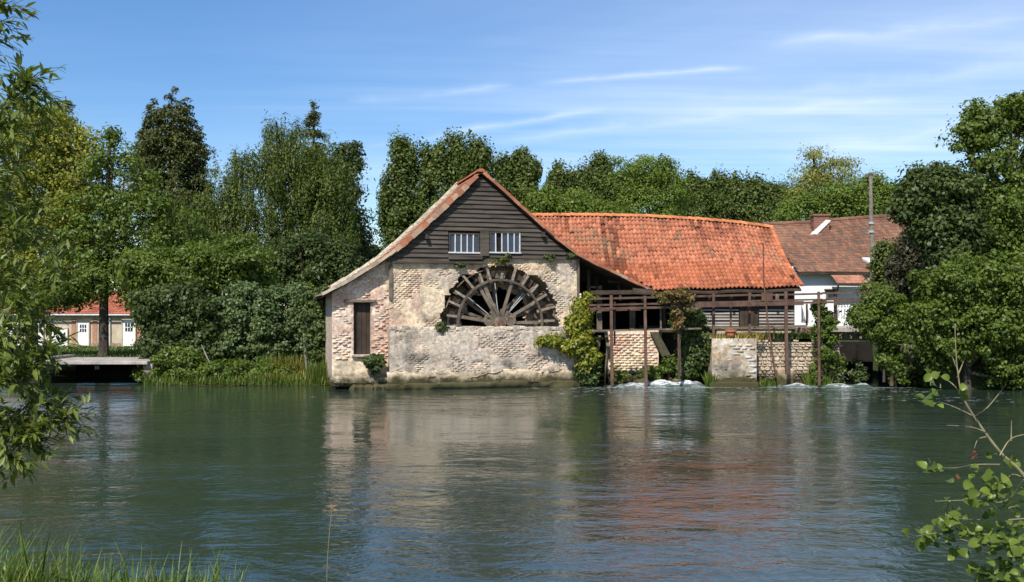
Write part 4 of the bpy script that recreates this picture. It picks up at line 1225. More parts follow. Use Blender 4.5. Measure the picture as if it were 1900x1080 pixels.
# ------------------------------------------------------------------ flower pot
pz = ztop + 0.02
pc = P(1356, 0, 36.5); pr = .21
pot = thing('flower_pot', 'terracotta flower pot standing on the pale masonry pier', 'flower pot', (pc.x, 36.5, pz))
b = MB(); rings = [(.15, 0), (.19, .22), (.20, .25)]
def lathe(b, prof, n=20):
    vs = [(r * math.cos(2 * math.pi * k / n), r * math.sin(2 * math.pi * k / n), z) for r, z in prof for k in range(n)]
    fs = [(i * n + k, i * n + (k + 1) % n, (i + 1) * n + (k + 1) % n, (i + 1) * n + k) for i in range(len(prof) - 1) for k in range(n)]
    b.add(vs, fs)
lathe(b, [(0, 0), (.15, 0), (.19, .24), (.17, .24), (.165, .2)]); b.build('body', M_TERRA, pot, True)
b = MB(); lathe(b, [(.195, .22), (.225, .22), (.225, .31), (.18, .31), (.175, .22)]); b.build('rim', M_TERRA, pot)
b = MB(); lathe(b, [(.19, .255), (0, .27)]); b.build('soil', M_SOIL, pot, True)

# ------------------------------------------------------------------ bridge on the right with the dark race
DB = 37.4
brg = wthing('concrete_bridge', 'stained concrete slab bridge over the dark mill race on the right', 'bridge', (P(1590, 0, DB).x, DB, 0))
b = MB(); xa, xb = P(1488, 0, DB).x, P(1672, 0, DB).x
b.box(((xa + xb) / 2, DB + 1.6, P(0, 612, DB).z), (xb - xa, 3.2, .18)); b.build('deck', M_CONC, brg, bevel=.015)
xa2 = P(1534, 0, DB).x
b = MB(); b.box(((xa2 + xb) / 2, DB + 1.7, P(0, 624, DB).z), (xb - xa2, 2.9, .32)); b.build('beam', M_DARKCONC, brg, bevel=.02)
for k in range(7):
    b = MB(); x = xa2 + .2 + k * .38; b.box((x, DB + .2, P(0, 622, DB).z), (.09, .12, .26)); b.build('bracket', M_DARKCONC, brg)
b = MB(); b.box((P(1552, 0, DB).x - .25, DB + 1.5, .2), (.5, 2.6, 2.6), None, (.25, .21, .16)); b.build('abutment', M_RENDER, brg)
b = MB(); b.box((P(1680, 0, DB).x + .25, DB + 1.5, .2), (.5, 2.6, 2.6), None, (.2, .17, .13)); b.build('abutment', M_RENDER, brg)
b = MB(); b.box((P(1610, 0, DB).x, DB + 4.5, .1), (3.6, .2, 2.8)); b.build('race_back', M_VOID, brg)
b = MB(); b.tube([P(1591, 712, 37.0), P(1590, 640, 37.2)], .05, 7); b.build('prop', M_GREYWOOD, brg)
b = MB(); b.bar(P(1492, 608, DB - .1), P(1516, 628, DB - .1), .06, .05); b.build('brace', M_GREYWOOD, brg)
b = MB(); b.box(P(1500, 618, DB - .05), (.45, .1, .42)); b.build('panel', M_METAL, brg)

# white slatted gate on the bridge
gt = wthing('white_gate', 'white vertical slat fence behind the catwalk railing at right', 'fence', (P(1535, 0, 39).x, 39, 1.9))
x = P(1489, 0, 39).x; xe = P(1582, 0, 39).x; k = 0
while x < xe:
    b = MB(); b.box((x, 39 + random.uniform(-.01, .01), (P(0, 566, 39).z + P(0, 599, 39).z) / 2), (.085, .025, P(0, 566, 39).z - P(0, 599, 39).z + random.uniform(-.02, .02))); b.build('slat', M_WHITEPAINT, gt)
    x += .115; k += 1
for py in (572, 594):
    b = MB(); b.bar(P(1488, py, 39.03), P(1583, py, 39.03), .03, .07); b.build('rail', M_WHITEPAINT, gt)
for px in (1497, 1552):
    b = MB(); b.bar(P(px, 604, 38.8), P(px, 564, 38.8), .06, .06); b.build('post', M_DARKWOOD, gt)

# ------------------------------------------------------------------ white house on the right
DH, DHR = 50.0, 55.0
house = wthing('white_house', 'white rendered house with brown tiled roof behind the catwalk', 'house', (P(1600, 0, DH).x, DH, 1.9))
hx0, hx1 = P(1470, 0, DH).x, P(1760, 0, DH).x
ez = P(0, 505, DH - .4).z
def hr_z(px): return P(0, np.interp(px, [1440, 1505, 1560, 1640, 1760], [416, 413, 408, 402, 400]), DHR).z
def hroof(s, t):
    xa = P(1482, 0, DH - .45).x; x_e = xa + s * (P(1770, 0, DH - .45).x - xa)
    xr = P(1438, 0, DHR).x + 0.0; x_r = xa - .1 + s * (P(1770, 0, DH - .45).x - xa)
    x = x_e * (1 - t) + (x_r - 0.35) * t
    px = CXP + x / DHR * FPX
    return Vector((x, DH - .45 + (DHR - DH + .45) * t, (ez + .02 * math.sin(s * 9)) * (1 - t) + hr_z(px) * t - .18 * math.sin(math.pi * t) * (0.6 + .4 * math.sin(s * 5))))
b = MB(); b.box(((hx0 + hx1) / 2, DH + .15, (ez + 1.2) / 2), (hx1 - hx0, .3, ez - 1.2)); b.build('front_wall', M_WHITE, house)
b = MB(); b.box((hx0 + .1, DH + 4.5, 3.3), (.3, 8.4, 3.6)); b.build('side_wall', M_WHITE, house)
b = MB(); ns = 12
for i in range(ns):
    for j in range(4):
        vs = [hroof(i / ns, j / 4), hroof((i + 1) / ns, j / 4), hroof((i + 1) / ns, (j + 1) / 4), hroof(i / ns, (j + 1) / 4)]
        lo = [v - Vector((0, 0, .03)) for v in vs]; lo2 = [v - Vector((0, 0, .13)) for v in vs]
        b.add(lo + lo2, [(0, 1, 2, 3), (7, 6, 5, 4), (0, 4, 5, 1), (3, 7, 4, 0)])
    a, c = hroof(i / ns, 1), hroof((i + 1) / ns, 1)
    b.add([a - Vector((0, 0, .03)), c - Vector((0, 0, .03)), Vector((c.x, 60, ez)), Vector((a.x, 60, ez))], [(0, 1, 2, 3)])
b.add([hroof(0, 0) - Vector((-.3, 0, .1)), Vector((hroof(0, 1).x + .3, 59, ez)), hroof(0, 1) - Vector((-.3, 0, .15))], [(0, 1, 2)])
hro = b.build('roof', M_DARKWOOD, house)
T = []; C = []
NRr, NCc = 20, 48
for i in range(NRr):
    for j in range(NCc):
        s = (j + .5 + (i % 2) * .5) / NCc
        if s > 1: continue
        p, q = hroof(s, i / NRr), hroof(s, (i + 1) / NRr)
        nn = float(fbm(np.array([s * 5, i * .25, 1.0]), 3, 55)); k = random.random()
        c = np.array((0.20, 0.105, 0.070)) * (0.75 + .5 * nn) * random.uniform(.75, 1.2)
        if k < .15: c = np.array((0.25, 0.125, 0.075)) * random.uniform(.8, 1.1)
        elif k < .24: c = np.array((0.12, 0.09, 0.07))
        T.append((tile_frame(p, q, (1, 0, 0)), np.array(p) + np.array((0, 0, random.uniform(-.004, .012))))); C.append(c)
scatter_tiles('roof_tiles', flat_tile((P(1770, 0, DH).x - P(1482, 0, DH).x) / NCc, .32), T, C, M_BROWNTILE, hro)
for j in range(18):
    a, c = hroof(j / 18, 1), hroof((j + 1.06) / 18, 1)
    b = MB(); b.tube([a + Vector((0, 0, .02)), c + Vector((0, 0, .005))], [.13, .12], 8, col=tuple(np.array((.19, .10, .07)) * random.uniform(.8, 1.2))); b.build('ridge_tile', M_BROWNTILE, hro)
ch = MB(); cc = P(1521, 0, DHR - .8)
for i in range(9):
    for j, w in ((0, 1), (1, 1)):
        pass
chz = P(0, 399, DHR - .8).z
chim = None
for i in range(10):
    b = MB(); z = chz - .12 - i * .13
    b.box((cc.x, DHR - .8, z), (.86 + random.uniform(-.02, .02), .6, .115), None, tuple(np.array((.24, .12, .085)) * random.uniform(.75, 1.25)))
    if chim is None: chim = b.build('chimney', M_BRICK, hro)
    else: b.build('brick_course', M_BRICK, chim)
b = MB(); b.box((cc.x, DHR - .8, chz - .02), (.98, .72, .10), None, (.2, .11, .08)); b.build('chimney_cap', M_BRICK, chim)
pts = [P(px, py, DHR - 1.16) for px, py in ((1501, 437), (1514, 437), (1542, 409), (1533, 408))]
b = MB(); b.add(pts + [p + Vector((0, .35, -.02)) for p in pts], [(0, 1, 2, 3), (0, 4, 5, 1), (1, 5, 6, 2), (2, 6, 7, 3), (3, 7, 4, 0)]); b.build('flashing', M_WHITEPAINT, hro)
w0, w1 = P(1532, 0, DH).x, P(1550, 0, DH).x
b = MB(); b.box(((w0 + w1) / 2, DH - .02, P(0, 545, DH).z), (w1 - w0, .06, .48)); win = b.build('window', M_GREYWOOD, house)
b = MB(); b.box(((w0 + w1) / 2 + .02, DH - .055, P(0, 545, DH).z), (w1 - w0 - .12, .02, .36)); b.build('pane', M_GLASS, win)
b = MB(); b.box(((w0 + w1) / 2, DH - .09, P(0, 537, DH).z), (w1 - w0 + .16, .16, .05)); b.build('lintel', M_GREYWOOD, win)
# small tiled canopy
cv = MB(); a, c = P(1553, 526, 48.6), P(1612, 526, 48.6)
T = []; C = []
up = Vector((0, .9, .42))
b = MB(); top0, top1 = a + up, c + up
b.add([a, c, top1, top0, a - Vector((0, 0, .08)), c - Vector((0, 0, .08)), top1 - Vector((0, 0, .08)), top0 - Vector((0, 0, .08))], [(0, 1, 2, 3), (7, 6, 5, 4), (0, 4, 5, 1), (3, 7, 4, 0)])
can = b.build('porch_canopy', M_DARKWOOD, house)
for i in range(3):
    for j in range(10):
        p = a + (c - a) * ((j + .5) / 10) + up * (i / 3) + Vector((0, 0, .01)); T.append((tile_frame(p, p + up, (1, 0, 0)), np.array(p))); C.append(np.array((.36, .17, .11)) * random.uniform(.7, 1.25))
scatter_tiles('canopy_tiles', flat_tile((c - a).length / 10, .33), T, C, M_BROWNTILE, can)
b = MB(); b.bar(a + Vector((.1, .1, -.08)), Vector((a.x + .35, DH, a.z - 1.0)), .07, .07); b.build('canopy_brace', M_GREYWOOD, can)

# utility pole
up_ = wthing('utility_pole', 'weathered wooden utility pole in front of the brown roof', 'utility pole', (P(1617, 0, 46).x, 46, 1.8))
b = MB(); b.tube([(P(1618, 0, 46).x, 46, 1.5), P(1618, 480, 46), P(1615, 324, 46)], [.105, .098, .085], 10); b.build('shaft', M_PALEBARK, up_)
b = MB(); b.tube([P(1615, 324.5, 46), P(1615, 321, 46)], [.12, .10], 10); b.build('cap', M_METAL, up_)
b = MB(); b.tube([P(1612, 331, 45.85), P(1606, 330, 45.8)], [.04, .05], 8); b.build('insulator', M_DARKWOOD, up_)
for py in (414, 430):
    b = MB(); b.tube([P(1616.5, py + 2, 46), P(1616.5, py - 2, 46)], .135, 10); b.build('band', M_IRON, up_)

# pale little outbuilding glimpsed between the leaves and a far roof at the right edge
ob = wthing('pale_outbuilding', 'small pale rendered outbuilding glimpsed through the leaves right of the catwalk', 'shed', (P(1690, 0, 44).x, 44, 1.8))
x0_, x1_ = P(1655, 0, 44).x, P(1745, 0, 44).x; z1_ = P(0, 512, 44).z
b = MB(); b.box(((x0_ + x1_) / 2, 45.5, (1.2 + z1_) / 2), (x1_ - x0_, 3, z1_ - 1.2)); b.build('wall', surf('pale_lime', (.62, .64, .45), (.74, .75, .58), 2, .9, .004), ob)
b = MB(); b.add([(x0_ - .2, 43.8, z1_ - .02), (x1_ + .2, 43.8, z1_ - .02), (x1_ + .2, 47.2, z1_ + .9), (x0_ - .2, 47.2, z1_ + .9), (x0_ - .2, 43.8, z1_ + .07), (x1_ + .2, 43.8, z1_ + .07), (x1_ + .2, 47.2, z1_ + 1.0), (x0_ - .2, 47.2, z1_ + 1.0)], [(3, 2, 1, 0), (4, 5, 6, 7), (0, 1, 5, 4), (1, 2, 6, 5), (2, 3, 7, 6), (3, 0, 4, 7)]); b.build('roof', M_WHITEPAINT, ob)
b = MB(); b.box((P(1680, 0, 44).x, 43.98, P(0, 545, 44).z), (.35, .06, .55)); wn = b.build('window', M_WHITEPAINT, ob)
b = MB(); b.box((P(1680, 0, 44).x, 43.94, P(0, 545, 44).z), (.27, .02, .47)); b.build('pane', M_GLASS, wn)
fb = wthing('far_cottage', 'far cottage with brown roof at the right edge of the picture', 'house', (P(1900, 0, 60).x, 60, 1.8))
x0_, x1_ = P(1855, 0, 60).x, P(2050, 0, 60).x; e_ = P(0, 510, 60).z; r_ = P(0, 486, 63).z
b = MB(); b.box(((x0_ + x1_) / 2 + .3, 62.5, (e_ + 1.4) / 2), (x1_ - x0_ - .4, 4.6, e_ - 1.4)); b.build('wall', M_WHITE, fb)
b = MB(); b.add([(x0_, 59.8, e_), (x1_, 59.8, e_), (x1_, 63, r_), (x0_, 63, r_), (x0_, 66, e_), (x1_, 66, e_)], [(0, 1, 2, 3), (3, 2, 5, 4), (0, 3, 4)]); fro = b.build('roof', M_DARKWOOD, fb)
T = []; C = []
for i in range(8):
    for j in range(30):
        p = Vector((x0_ + (x1_ - x0_) * (j + .5 + .5 * (i % 2)) / 30, 59.8 + 3.2 * i / 8, e_ + (r_ - e_) * i / 8 + .01)); q = p + Vector((0, 3.2, r_ - e_))
        T.append((tile_frame(p, q, (1, 0, 0)), np.array(p))); C.append(np.array((.19, .10, .07)) * random.uniform(.7, 1.25))
scatter_tiles('roof_tiles', flat_tile((x1_ - x0_) / 30, .43), T, C, M_BROWNTILE, fro)
b = MB(); b.bar((x0_, 63, r_ + .05), (x1_, 63, r_ + .05), .25, .12); b.build('ridge_cap', M_WHITEPAINT, fro)

# ------------------------------------------------------------------ cottage on the left
DL = 64.0
cot = wthing('red_roof_cottage', 'long low cottage with red tiled roof and white half glazed doors', 'cottage', (P(150, 0, DL).x, DL, .5))
cx0, cx1 = P(-60, 0, DL).x, P(330, 0, DL).x
ce = P(0, 583, DL - .3).z; cr = P(0, 540, DL + 3).z; cg = P(0, 645, DL).z
b = MB(); b.box(((cx0 + cx1) / 2, DL + .15, (ce + cg - .3) / 2), (cx1 - cx0, .3, ce - cg + .3)); b.build('front_wall', M_CREAM, cot)
b = MB()
for x in (cx0 + .15, cx1 - .15): b.box((x, DL + 3.3, (ce + cg - .3) / 2), (.3, 5.9, ce - cg + .3))
b.build('side_wall', M_CREAM, cot)
b = MB(); b.add([(cx0 - .2, DL - .35, ce), (cx1 + .2, DL - .35, ce), (cx1 + .2, DL + 3.2, cr), (cx0 - .2, DL + 3.2, cr), (cx1 + .2, DL + 6.6, ce), (cx0 - .2, DL + 6.6, ce)], [(0, 1, 2, 3), (3, 2, 4, 5), (0, 3, 5), (1, 4, 2)]); cro = b.build('roof', M_DARKWOOD, cot)
T = []; C = []
for i in range(11):
    for j in range(64):
        p = Vector((cx0 - .2 + (cx1 - cx0 + .4) * (j + .5) / 64, DL - .35 + 3.55 * i / 11, ce + (cr - ce) * i / 11 + .02)); q = p + Vector((0, 3.55, cr - ce))
        T.append((tile_frame(p, q, (1, 0, 0)), np.array(p))); C.append(np.array((.37, .125, .075)) * random.uniform(.65, 1.25))
scatter_tiles('roof_tiles', pantile((cx1 - cx0 + .4) / 64, .36, .045), T, C, M_TILE, cro)
def cdoor(px0, px1, py0, py1, glaz):
    x0, x1 = P(px0, 0, DL).x, P(px1, 0, DL).x; z0, z1 = P(0, py1, DL).z, P(0, py0, DL).z
    b = MB(); b.box(((x0 + x1) / 2, DL - .03, (z0 + z1) / 2), (x1 - x0, .08, z1 - z0)); d = b.build('door', M_WHITEPAINT, cot)
    if glaz:
        gz0, gz1 = z1 - (z1 - z0) * .45, z1 - .16; gx0, gx1 = x0 + .12, x1 - .12
        for i in range(3):
            for j in range(2):
                w_, h_ = (gx1 - gx0) / 3, (gz1 - gz0) / 2
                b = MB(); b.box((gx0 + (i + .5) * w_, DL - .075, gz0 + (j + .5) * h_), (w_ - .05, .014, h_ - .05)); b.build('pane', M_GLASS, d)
    b = MB()
    for x in (x0 - .04, x1 + .04): b.box((x, DL - .04, (z0 + z1) / 2 + .03), (.07, .12, z1 - z0 + .1))
    b.box(((x0 + x1) / 2, DL - .04, z1 + .04), (x1 - x0 + .01, .12, .07)); b.build('frame', M_CREAM, d)
cdoor(145, 165, 597, 641, True); cdoor(229, 251, 594, 642, True); cdoor(97, 125, 610, 645, False); cdoor(20, 42, 597, 641, True); cdoor(62, 80, 597, 641, True)
for px in (137, 176, 259):
    b = MB(); b.box((P(px, 0, DL).x, DL - .006, P(0, 615, DL).z), (.30, .04, 1.6), None, (.40, .21, .14)); b.build('brick_pilaster', M_BRICK, cot)

# ------------------------------------------------------------------ left footbridge over the dark outlet
DF = 37.5
fbz = wthing('footbridge', 'low concrete footbridge over a dark opening on the left bank', 'bridge', (P(150, 0, DF).x, DF, .7))
fx0, fx1 = P(8, 0, DF).x, P(266, 0, DF).x
ft = P(0, 670, DF).z
b = MB(); b.box(((fx0 + fx1) / 2, DF + 1.7, ft - .07), (fx1 - fx0 + .3, 3.4, .13)); b.build('deck', M_CONC, fbz, bevel=.015)
b = MB(); b.box((fx1 + .10, DF + 1.9, ft - 1.07), (.34, 3.4, 1.9), None, (.3, .26, .22)); b.build('abutment', M_RENDER, fbz)
b = MB(); b.box((P(58, 0, DF).x, DF + 1.9, ft - .7), (.34, 3.2, 1.6), None, (.3, .26, .22)); b.build('abutment', M_RENDER, fbz)
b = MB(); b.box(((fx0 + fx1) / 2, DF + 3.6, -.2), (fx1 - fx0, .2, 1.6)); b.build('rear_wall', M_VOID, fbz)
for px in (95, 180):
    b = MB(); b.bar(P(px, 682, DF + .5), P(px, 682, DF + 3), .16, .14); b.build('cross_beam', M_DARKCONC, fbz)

# ------------------------------------------------------------------ white water at the weir and the race
def foam(name, label, px0, px1, d0, d1, hgt, seed, hump=None):
    x0, x1 = P(px0, 0, (d0 + d1) / 2).x, P(px1, 0, (d0 + d1) / 2).x
    nx, ny = int((x1 - x0) / .045), int((d1 - d0) / .05)
    X, Y = np.meshgrid(np.linspace(x0, x1, nx), np.linspace(d0, d1, ny))
    e = np.minimum(sstep(X, x0, x0 + .7), 1 - sstep(X, x1 - .6, x1)) * np.minimum(sstep(Y, d0, d0 + .35), 1 - sstep(Y, d1 - .25, d1))
    n = fbm(np.stack([X * 2.2, Y * 2.8, X * 0], -1), 5, seed); n2 = fbm(np.stack([X * 9, Y * 9, X * 0], -1), 3, seed + 4)
    H = hgt * (n * 1.2 - .25) + .02 * (n2 - .5)
    if hump:
        for hx, hy, sx, sy, hh in hump: H = H + hh * np.exp(-((X - hx) / sx) ** 2 - ((Y - hy) / sy) ** 2) * (.7 + .6 * n)
    Z = -.08 + (H + .08) * e
    fl = fbm(np.stack([X * 1.4, Y * 6.0, X * 0 + 2], -1), 4, seed + 8); C = np.clip(sstep(n * .35 + fl * .45 + Z * 1.5, .36, .62), 0, 1)
    o = quad_mesh(name, np.stack([X, Y, Z], -1).reshape(-1, 3), grid_quads(nx, ny), M_FOAM, None, True, vertcol=np.repeat(C.reshape(-1, 1), 3, 1))
    tag(o, label, 'white water', kind='stuff'); return o
d = 36.6
foam('white_water', 'white water tumbling over the weir below the catwalk', 1105, 1325, 35.7, 37.1, .10, 3,
     [(P(1228, 0, d).x, d - .1, .55, .3, .17), (P(1283, 0, d).x, d - .1, .5, .32, .18), (P(1170, 0, d).x, d - .1, .7, .2, .08)])
foam('white_water', 'thin line of foam where the race leaves the dark bridge arch', 1405, 1635, 35.7, 36.9, .09, 9, [(P(1480, 0, 36.4).x, 36.3, .4, .2, .09), (P(1555, 0, 36.4).x, 36.2, .5, .2, .10), (P(1600, 0, 36.4).x, 36.4, .3, .3, .12)])

# flecks and streaks of foam drifting off the weir and the race
def flecks(name, label, cx, sx, y0, y1, n, seed):
    rng = np.random.default_rng(seed); y = y1 - (y1 - y0) * rng.random(n) ** 2.2
    x = cx + rng.normal(0, 1, n) * sx * (1 + (y1 - y) * .12) + np.sin(y * 1.7) * .2
    k = fbm(np.stack([x * 0.8, y * 2.6, x * 0], -1), 3, seed) > .52; x, y = x[k], y[k]; n = len(x)
    Ln = rng.uniform(.02, .13, n); Wn = Ln * rng.uniform(.12, .35, n); a = rng.normal(0, .12, n)
    V = np.zeros((n, 6, 3)); Q = []
    for i in range(6):
        t = i * math.pi / 3; r_ = rng.uniform(.6, 1.2, n); u, v = np.cos(t) * Ln * r_, np.sin(t) * Wn * r_
        V[:, i] = np.stack([x + u * np.cos(a) - v * np.sin(a), y + u * np.sin(a) + v * np.cos(a), np.full(n, .014)], -1)
    Q = (np.arange(n)[:, None, None] * 6 + np.array([(0, 1, 2, 3), (0, 3, 4, 5)])[None]).reshape(-1, 4)
    tag(quad_mesh(name, V.reshape(-1, 3), Q, M_FLECK), label, 'foam', kind='stuff')
M_FLECK = surf('foam_fleck', (.30, .33, .33), (.62, .65, .66), 6, .5, 0)
flecks('foam_flecks', 'flecks of foam drifting away from the weir', P(1215, 0, 36).x, 1.9, 30.5, 35.9, 900, 4)
flecks('foam_flecks', 'flecks of foam drifting out of the race on the right', P(1560, 0, 36).x, 1.4, 29.0, 35.9, 900, 5)
# gutter and downpipe of the cottage
b = MB(); b.tube([(cx0 - .2, DL - .42, ce - .03), (cx1 + .2, DL - .42, ce - .06)], .06, 7); b.build('gutter', M_GREYPAINT, cot)
b = MB(); b.tube([(P(205, 0, DL).x, DL - .08, ce - .05), (P(205, 0, DL).x, DL - .08, cg)], .045, 6); b.build('downpipe', M_GREYPAINT, cot)
b = MB(); b.box(((cx0 + cx1) / 2, DL - .012, cg + .12), (cx1 - cx0, .05, .36), None, (.30, .24, .19)); b.build('plinth', M_RENDER, cot)

# ------------------------------------------------------------------ vegetation
def unit(v): return v / np.maximum(np.linalg.norm(v, axis=-1, keepdims=True), 1e-9)
def leaf_quads(C, Nn, A, L, Wd, fold=0.18):
    """kite-shaped folded leaves: centre, normal, axis, length, width"""
    A = unit(A - Nn * (A * Nn).sum(-1, keepdims=True)); S = np.cross(Nn, A)
    L = L[:, None]; Wd = Wd[:, None]
    b = C - A * L * .5; t = C + A * L * .5; m = C - A * L * .06
    l = m + S * Wd * .5 + Nn * Wd * fold; r = m - S * Wd * .5 + Nn * Wd * fold
    V = np.stack([b, r, t, l], 1).reshape(-1, 3)
    Q = np.arange(len(V)).reshape(-1, 4)
    return V, Q
def crown_points(lobes, n, clump, per, style, rng, shell=.45, noise=.5):
    """leaf centres grouped in clumps through the volume of the lobes"""
    nc = max(4, n // per)
    wts = np.array([(r[0] * r[2] + r[1] * r[2] + r[0] * r[1]) * (l[2] if len(l) > 2 else 1) for l in lobes for r in (l[1],)]); wts = wts / wts.sum()
    idx = rng.choice(len(lobes), nc, p=wts)
    c = np.array([l[0] for l in lobes])[idx]; R = np.array([l[1] for l in lobes])[idx]
    d = unit(rng.normal(size=(nc, 3)))
    rad = (shell + (1 - shell) * rng.random(nc) ** .6)
    bump = fbm(c * .37 + d * 2.3, 3, int(rng.integers(1, 999)))
    rad = rad * (1 - noise * .5 + noise * 1.1 * bump)
    cc = c + d * R * rad[:, None]
    out = unit(d / np.maximum(R, .1))
    size = clump * rng.uniform(.55, 1.35, nc)
    k = np.repeat(np.arange(nc), per)
    g = unit(rng.normal(size=(len(k), 3))) * rng.random(len(k))[:, None] ** .42      # leaves sit in the outer part of each spray
    sq = {'weep': (.62, .62, 1.35), 'poplar': (.60, .60, 1.05), 'conifer': (1.15, 1.15, .42)}.get(style, (1.0, 1.0, .62))
    off = g * size[k, None] * np.array(sq)
    if style == 'weep': off[:, 2] -= (g[:, 0] ** 2 + g[:, 1] ** 2) * size[k] * .6
    if style == 'conifer': off[:, 2] -= (g[:, 0] ** 2 + g[:, 1] ** 2) * size[k] * .45
    # loose shoots that leave the spray
    sh = rng.random(len(k)) < .06
    off[sh] *= rng.uniform(1.1, 1.6, sh.sum())[:, None]
    P_ = cc[k] + off
    tint = rng.random(nc)[k]
    return P_, unit(unit(g) * .75 + out[k] * .45), tint
def leaf_mesh(name, P_, O, tint, ll, lw, mat, parent, rng, style='broad', droop=.3, upbias=.5):
    n = len(P_)
    Nn = unit(O * .9 + np.array((0, 0, upbias * .7)) + rng.normal(size=(n, 3)) * .5)
    A = unit(O * .4 + rng.normal(size=(n, 3)) * .7 + np.array((0, 0, -droop)))
    if style == 'weep': A = unit(rng.normal(size=(n, 3)) * .45 + np.array((0, 0, -1.0)))
    if style == 'conifer': A = unit(O + rng.normal(size=(n, 3)) * .5 + np.array((0, 0, -.3)))
    s = rng.uniform(.5, 1.5, n)
    V, Q = leaf_quads(P_, Nn, A, ll * s, lw * s)
    return quad_mesh(name, V, Q, mat, parent, False, tint=tint)

def lobe(px, py, rx, ry, d, dd=0.0, deep=.8, wt=1.0):
    s = d / FPX; c = P(px, py, d)
    return (np.array((c.x, d + dd, c.z)), np.array((rx * s, rx * s * deep, ry * s)), wt)
TREE_N = 0
NMUL, LMUL = 2.1, 0.85
def tree(name, label, cat, lobes, d, base_px, mat, n=9000, leaf=.2, lw=.55, clump=.6, per=26, style='broad', trunk=.22, bark=None, group=None, shell=.45, noise=.5, base_z=None, droop=.3, limbs=True, upbias=.5, core=0.0, rough=5):
    global TREE_N
    n = int(n * NMUL); leaf *= LMUL; per = int(per * 3.0); clump *= 1.15
    TREE_N += 1; rng = np.random.default_rng(100 + TREE_N); rr = random.Random(TREE_N)
    bx = P(base_px, 0, d).x
    bz = float(ground_z(np.array([bx]), np.array([d]))[0]) - .1 if base_z is None else base_z
    t = wthing(name, label, cat, (bx, d, bz), group)
    LB = [lobe(*(l[:4]), d, *(l[4:])) for l in lobes]
    if rough:
        ex = []
        for c, R, w in LB:
            for q in range(rough):
                dv = unit(rng.normal(size=3) + np.array((0, 0, .35))); sc = rng.uniform(.14, .40)
                st = np.array((.8, .8, 1.5)) if style in ('poplar', 'weep') else np.array((1, 1, .85))
                ex.append((c + dv * R * rng.uniform(.85, 1.08), np.maximum(R * sc * st, .18), w * .9))
        LB = LB + ex
    Pn, O, ti = crown_points(LB, n, clump, per, style, rng, shell, noise)
    if core:      # inner leaves that close the heart of a dense crown
        P2, O2, t2 = crown_points([(c, R * .62, w) for c, R, w in LB], int(n * core), clump * 1.1, per, style, rng, .1, noise)
        Pn = np.concatenate([Pn, P2]); O = np.concatenate([O, O2]); ti = np.concatenate([ti, t2])
    k = Pn[:, 2] > bz + .05
    leaf_mesh('crown', Pn[k], O[k], ti[k], leaf, leaf * lw, mat, t, rng, style, droop, upbias)
    if trunk:
        b = MB(); top = max(LB, key=lambda l: l[0][2]); tc = Vector(top[0])
        s = Vector((bx, d, bz)); m1 = s.lerp(tc, .4) + Vector((rr.uniform(-.2, .2), rr.uniform(-.2, .2), 0)); m1.x = s.x * .7 + m1.x * .3
        b.tube([s, s + Vector((0, 0, .3)), m1, tc, tc + Vector((0, 0, top[1][2] * .6))], [trunk * 1.35, trunk, trunk * .72, trunk * .32, .02], 9, wob=.06)
        if limbs:
            for c, R, w in LB[:len(lobes)]:
                st = s.lerp(tc, rr.uniform(.3, .55)); st.x = s.x * .6 + st.x * .4; e = Vector(c)
                mid = st.lerp(e, .5) + Vector((0, 0, -.2))
                b.tube([st, mid, e], [trunk * .42, trunk * .28, trunk * .1], 6, wob=.08)
                for q in range(4):
                    dv = Vector(unit(rng.normal(size=3))) ; e2 = e + Vector((dv.x * R[0], dv.y * R[1], abs(dv.z) * R[2])) * .75
                    b.tube([mid.lerp(e, rr.uniform(.2, 1)), e2], [trunk * .16, trunk * .03], 5)
        b.build('trunk', bark or M_BARK, t)
    return t

L_POPLAR = leafmat('poplar_leaves', (0.0486, 0.0774, 0.0154), (0.1393, 0.1742, 0.0358), .3)
L_ASH = leafmat('ash_leaves', (0.0738, 0.1226, 0.0154), (0.1803, 0.2387, 0.0358), .35)
L_WILLOW = leafmat('willow_leaves', (0.0570, 0.0875, 0.0154), (0.1550, 0.1871, 0.0379), .32)
L_YELLOW = leafmat('yellow_green_leaves', (0.1121, 0.1452, 0.0192), (0.3480, 0.3387, 0.0499), .38)
L_CONIFER = leafmat('conifer_needles', (0.0451, 0.0643, 0.0198), (0.1431, 0.1500, 0.0436), .12)
L_DARK = leafmat('dark_leaves', (0.0264, 0.0461, 0.0113), (0.0897, 0.1226, 0.0246), .25)
L_BROAD = leafmat('broad_leaves', (0.0486, 0.0875, 0.0133), (0.1635, 0.2194, 0.0338), .36)
L_IVY = leafmat('ivy_leaves', (0.0295, 0.0581, 0.0133), (0.1224, 0.1548, 0.0399), .22, .55)
L_HEDGE = leafmat('hedge_leaves', (0.040, 0.072, 0.020), (0.145, 0.195, 0.065), .2, .5)
L_IVYY = leafmat('yellow_ivy_leaves', (0.0803, 0.1260, 0.0130), (0.3512, 0.3276, 0.0390), .3, .4)
L_ROBINIA = leafmat('robinia_leaves', (0.1226, 0.1613, 0.0307), (0.3480, 0.3226, 0.0845), .38)
L_PURPLE = leafmat('brown_leaves', (0.0320, 0.0340, 0.0160), (0.0950, 0.0920, 0.0450), .25)
L_RUST = leafmat('rust_leaves', (0.075, 0.085, 0.022), (0.27, 0.165, 0.06), .3)
L_GRASS = leafmat('grass_blades', (0.0350, 0.0750, 0.0120), (0.1850, 0.2550, 0.0400), .35, .4, yellow=(.30, .27, .10))
L_DRYGRASS = leafmat('dry_grass_blades', (0.1597, 0.1512, 0.0280), (0.4151, 0.3024, 0.0770), .3, .6)
L_NEAR = leafmat('near_willow_leaves', (0.0605, 0.0870, 0.0191), (0.2065, 0.2504, 0.0502), .35, .4)
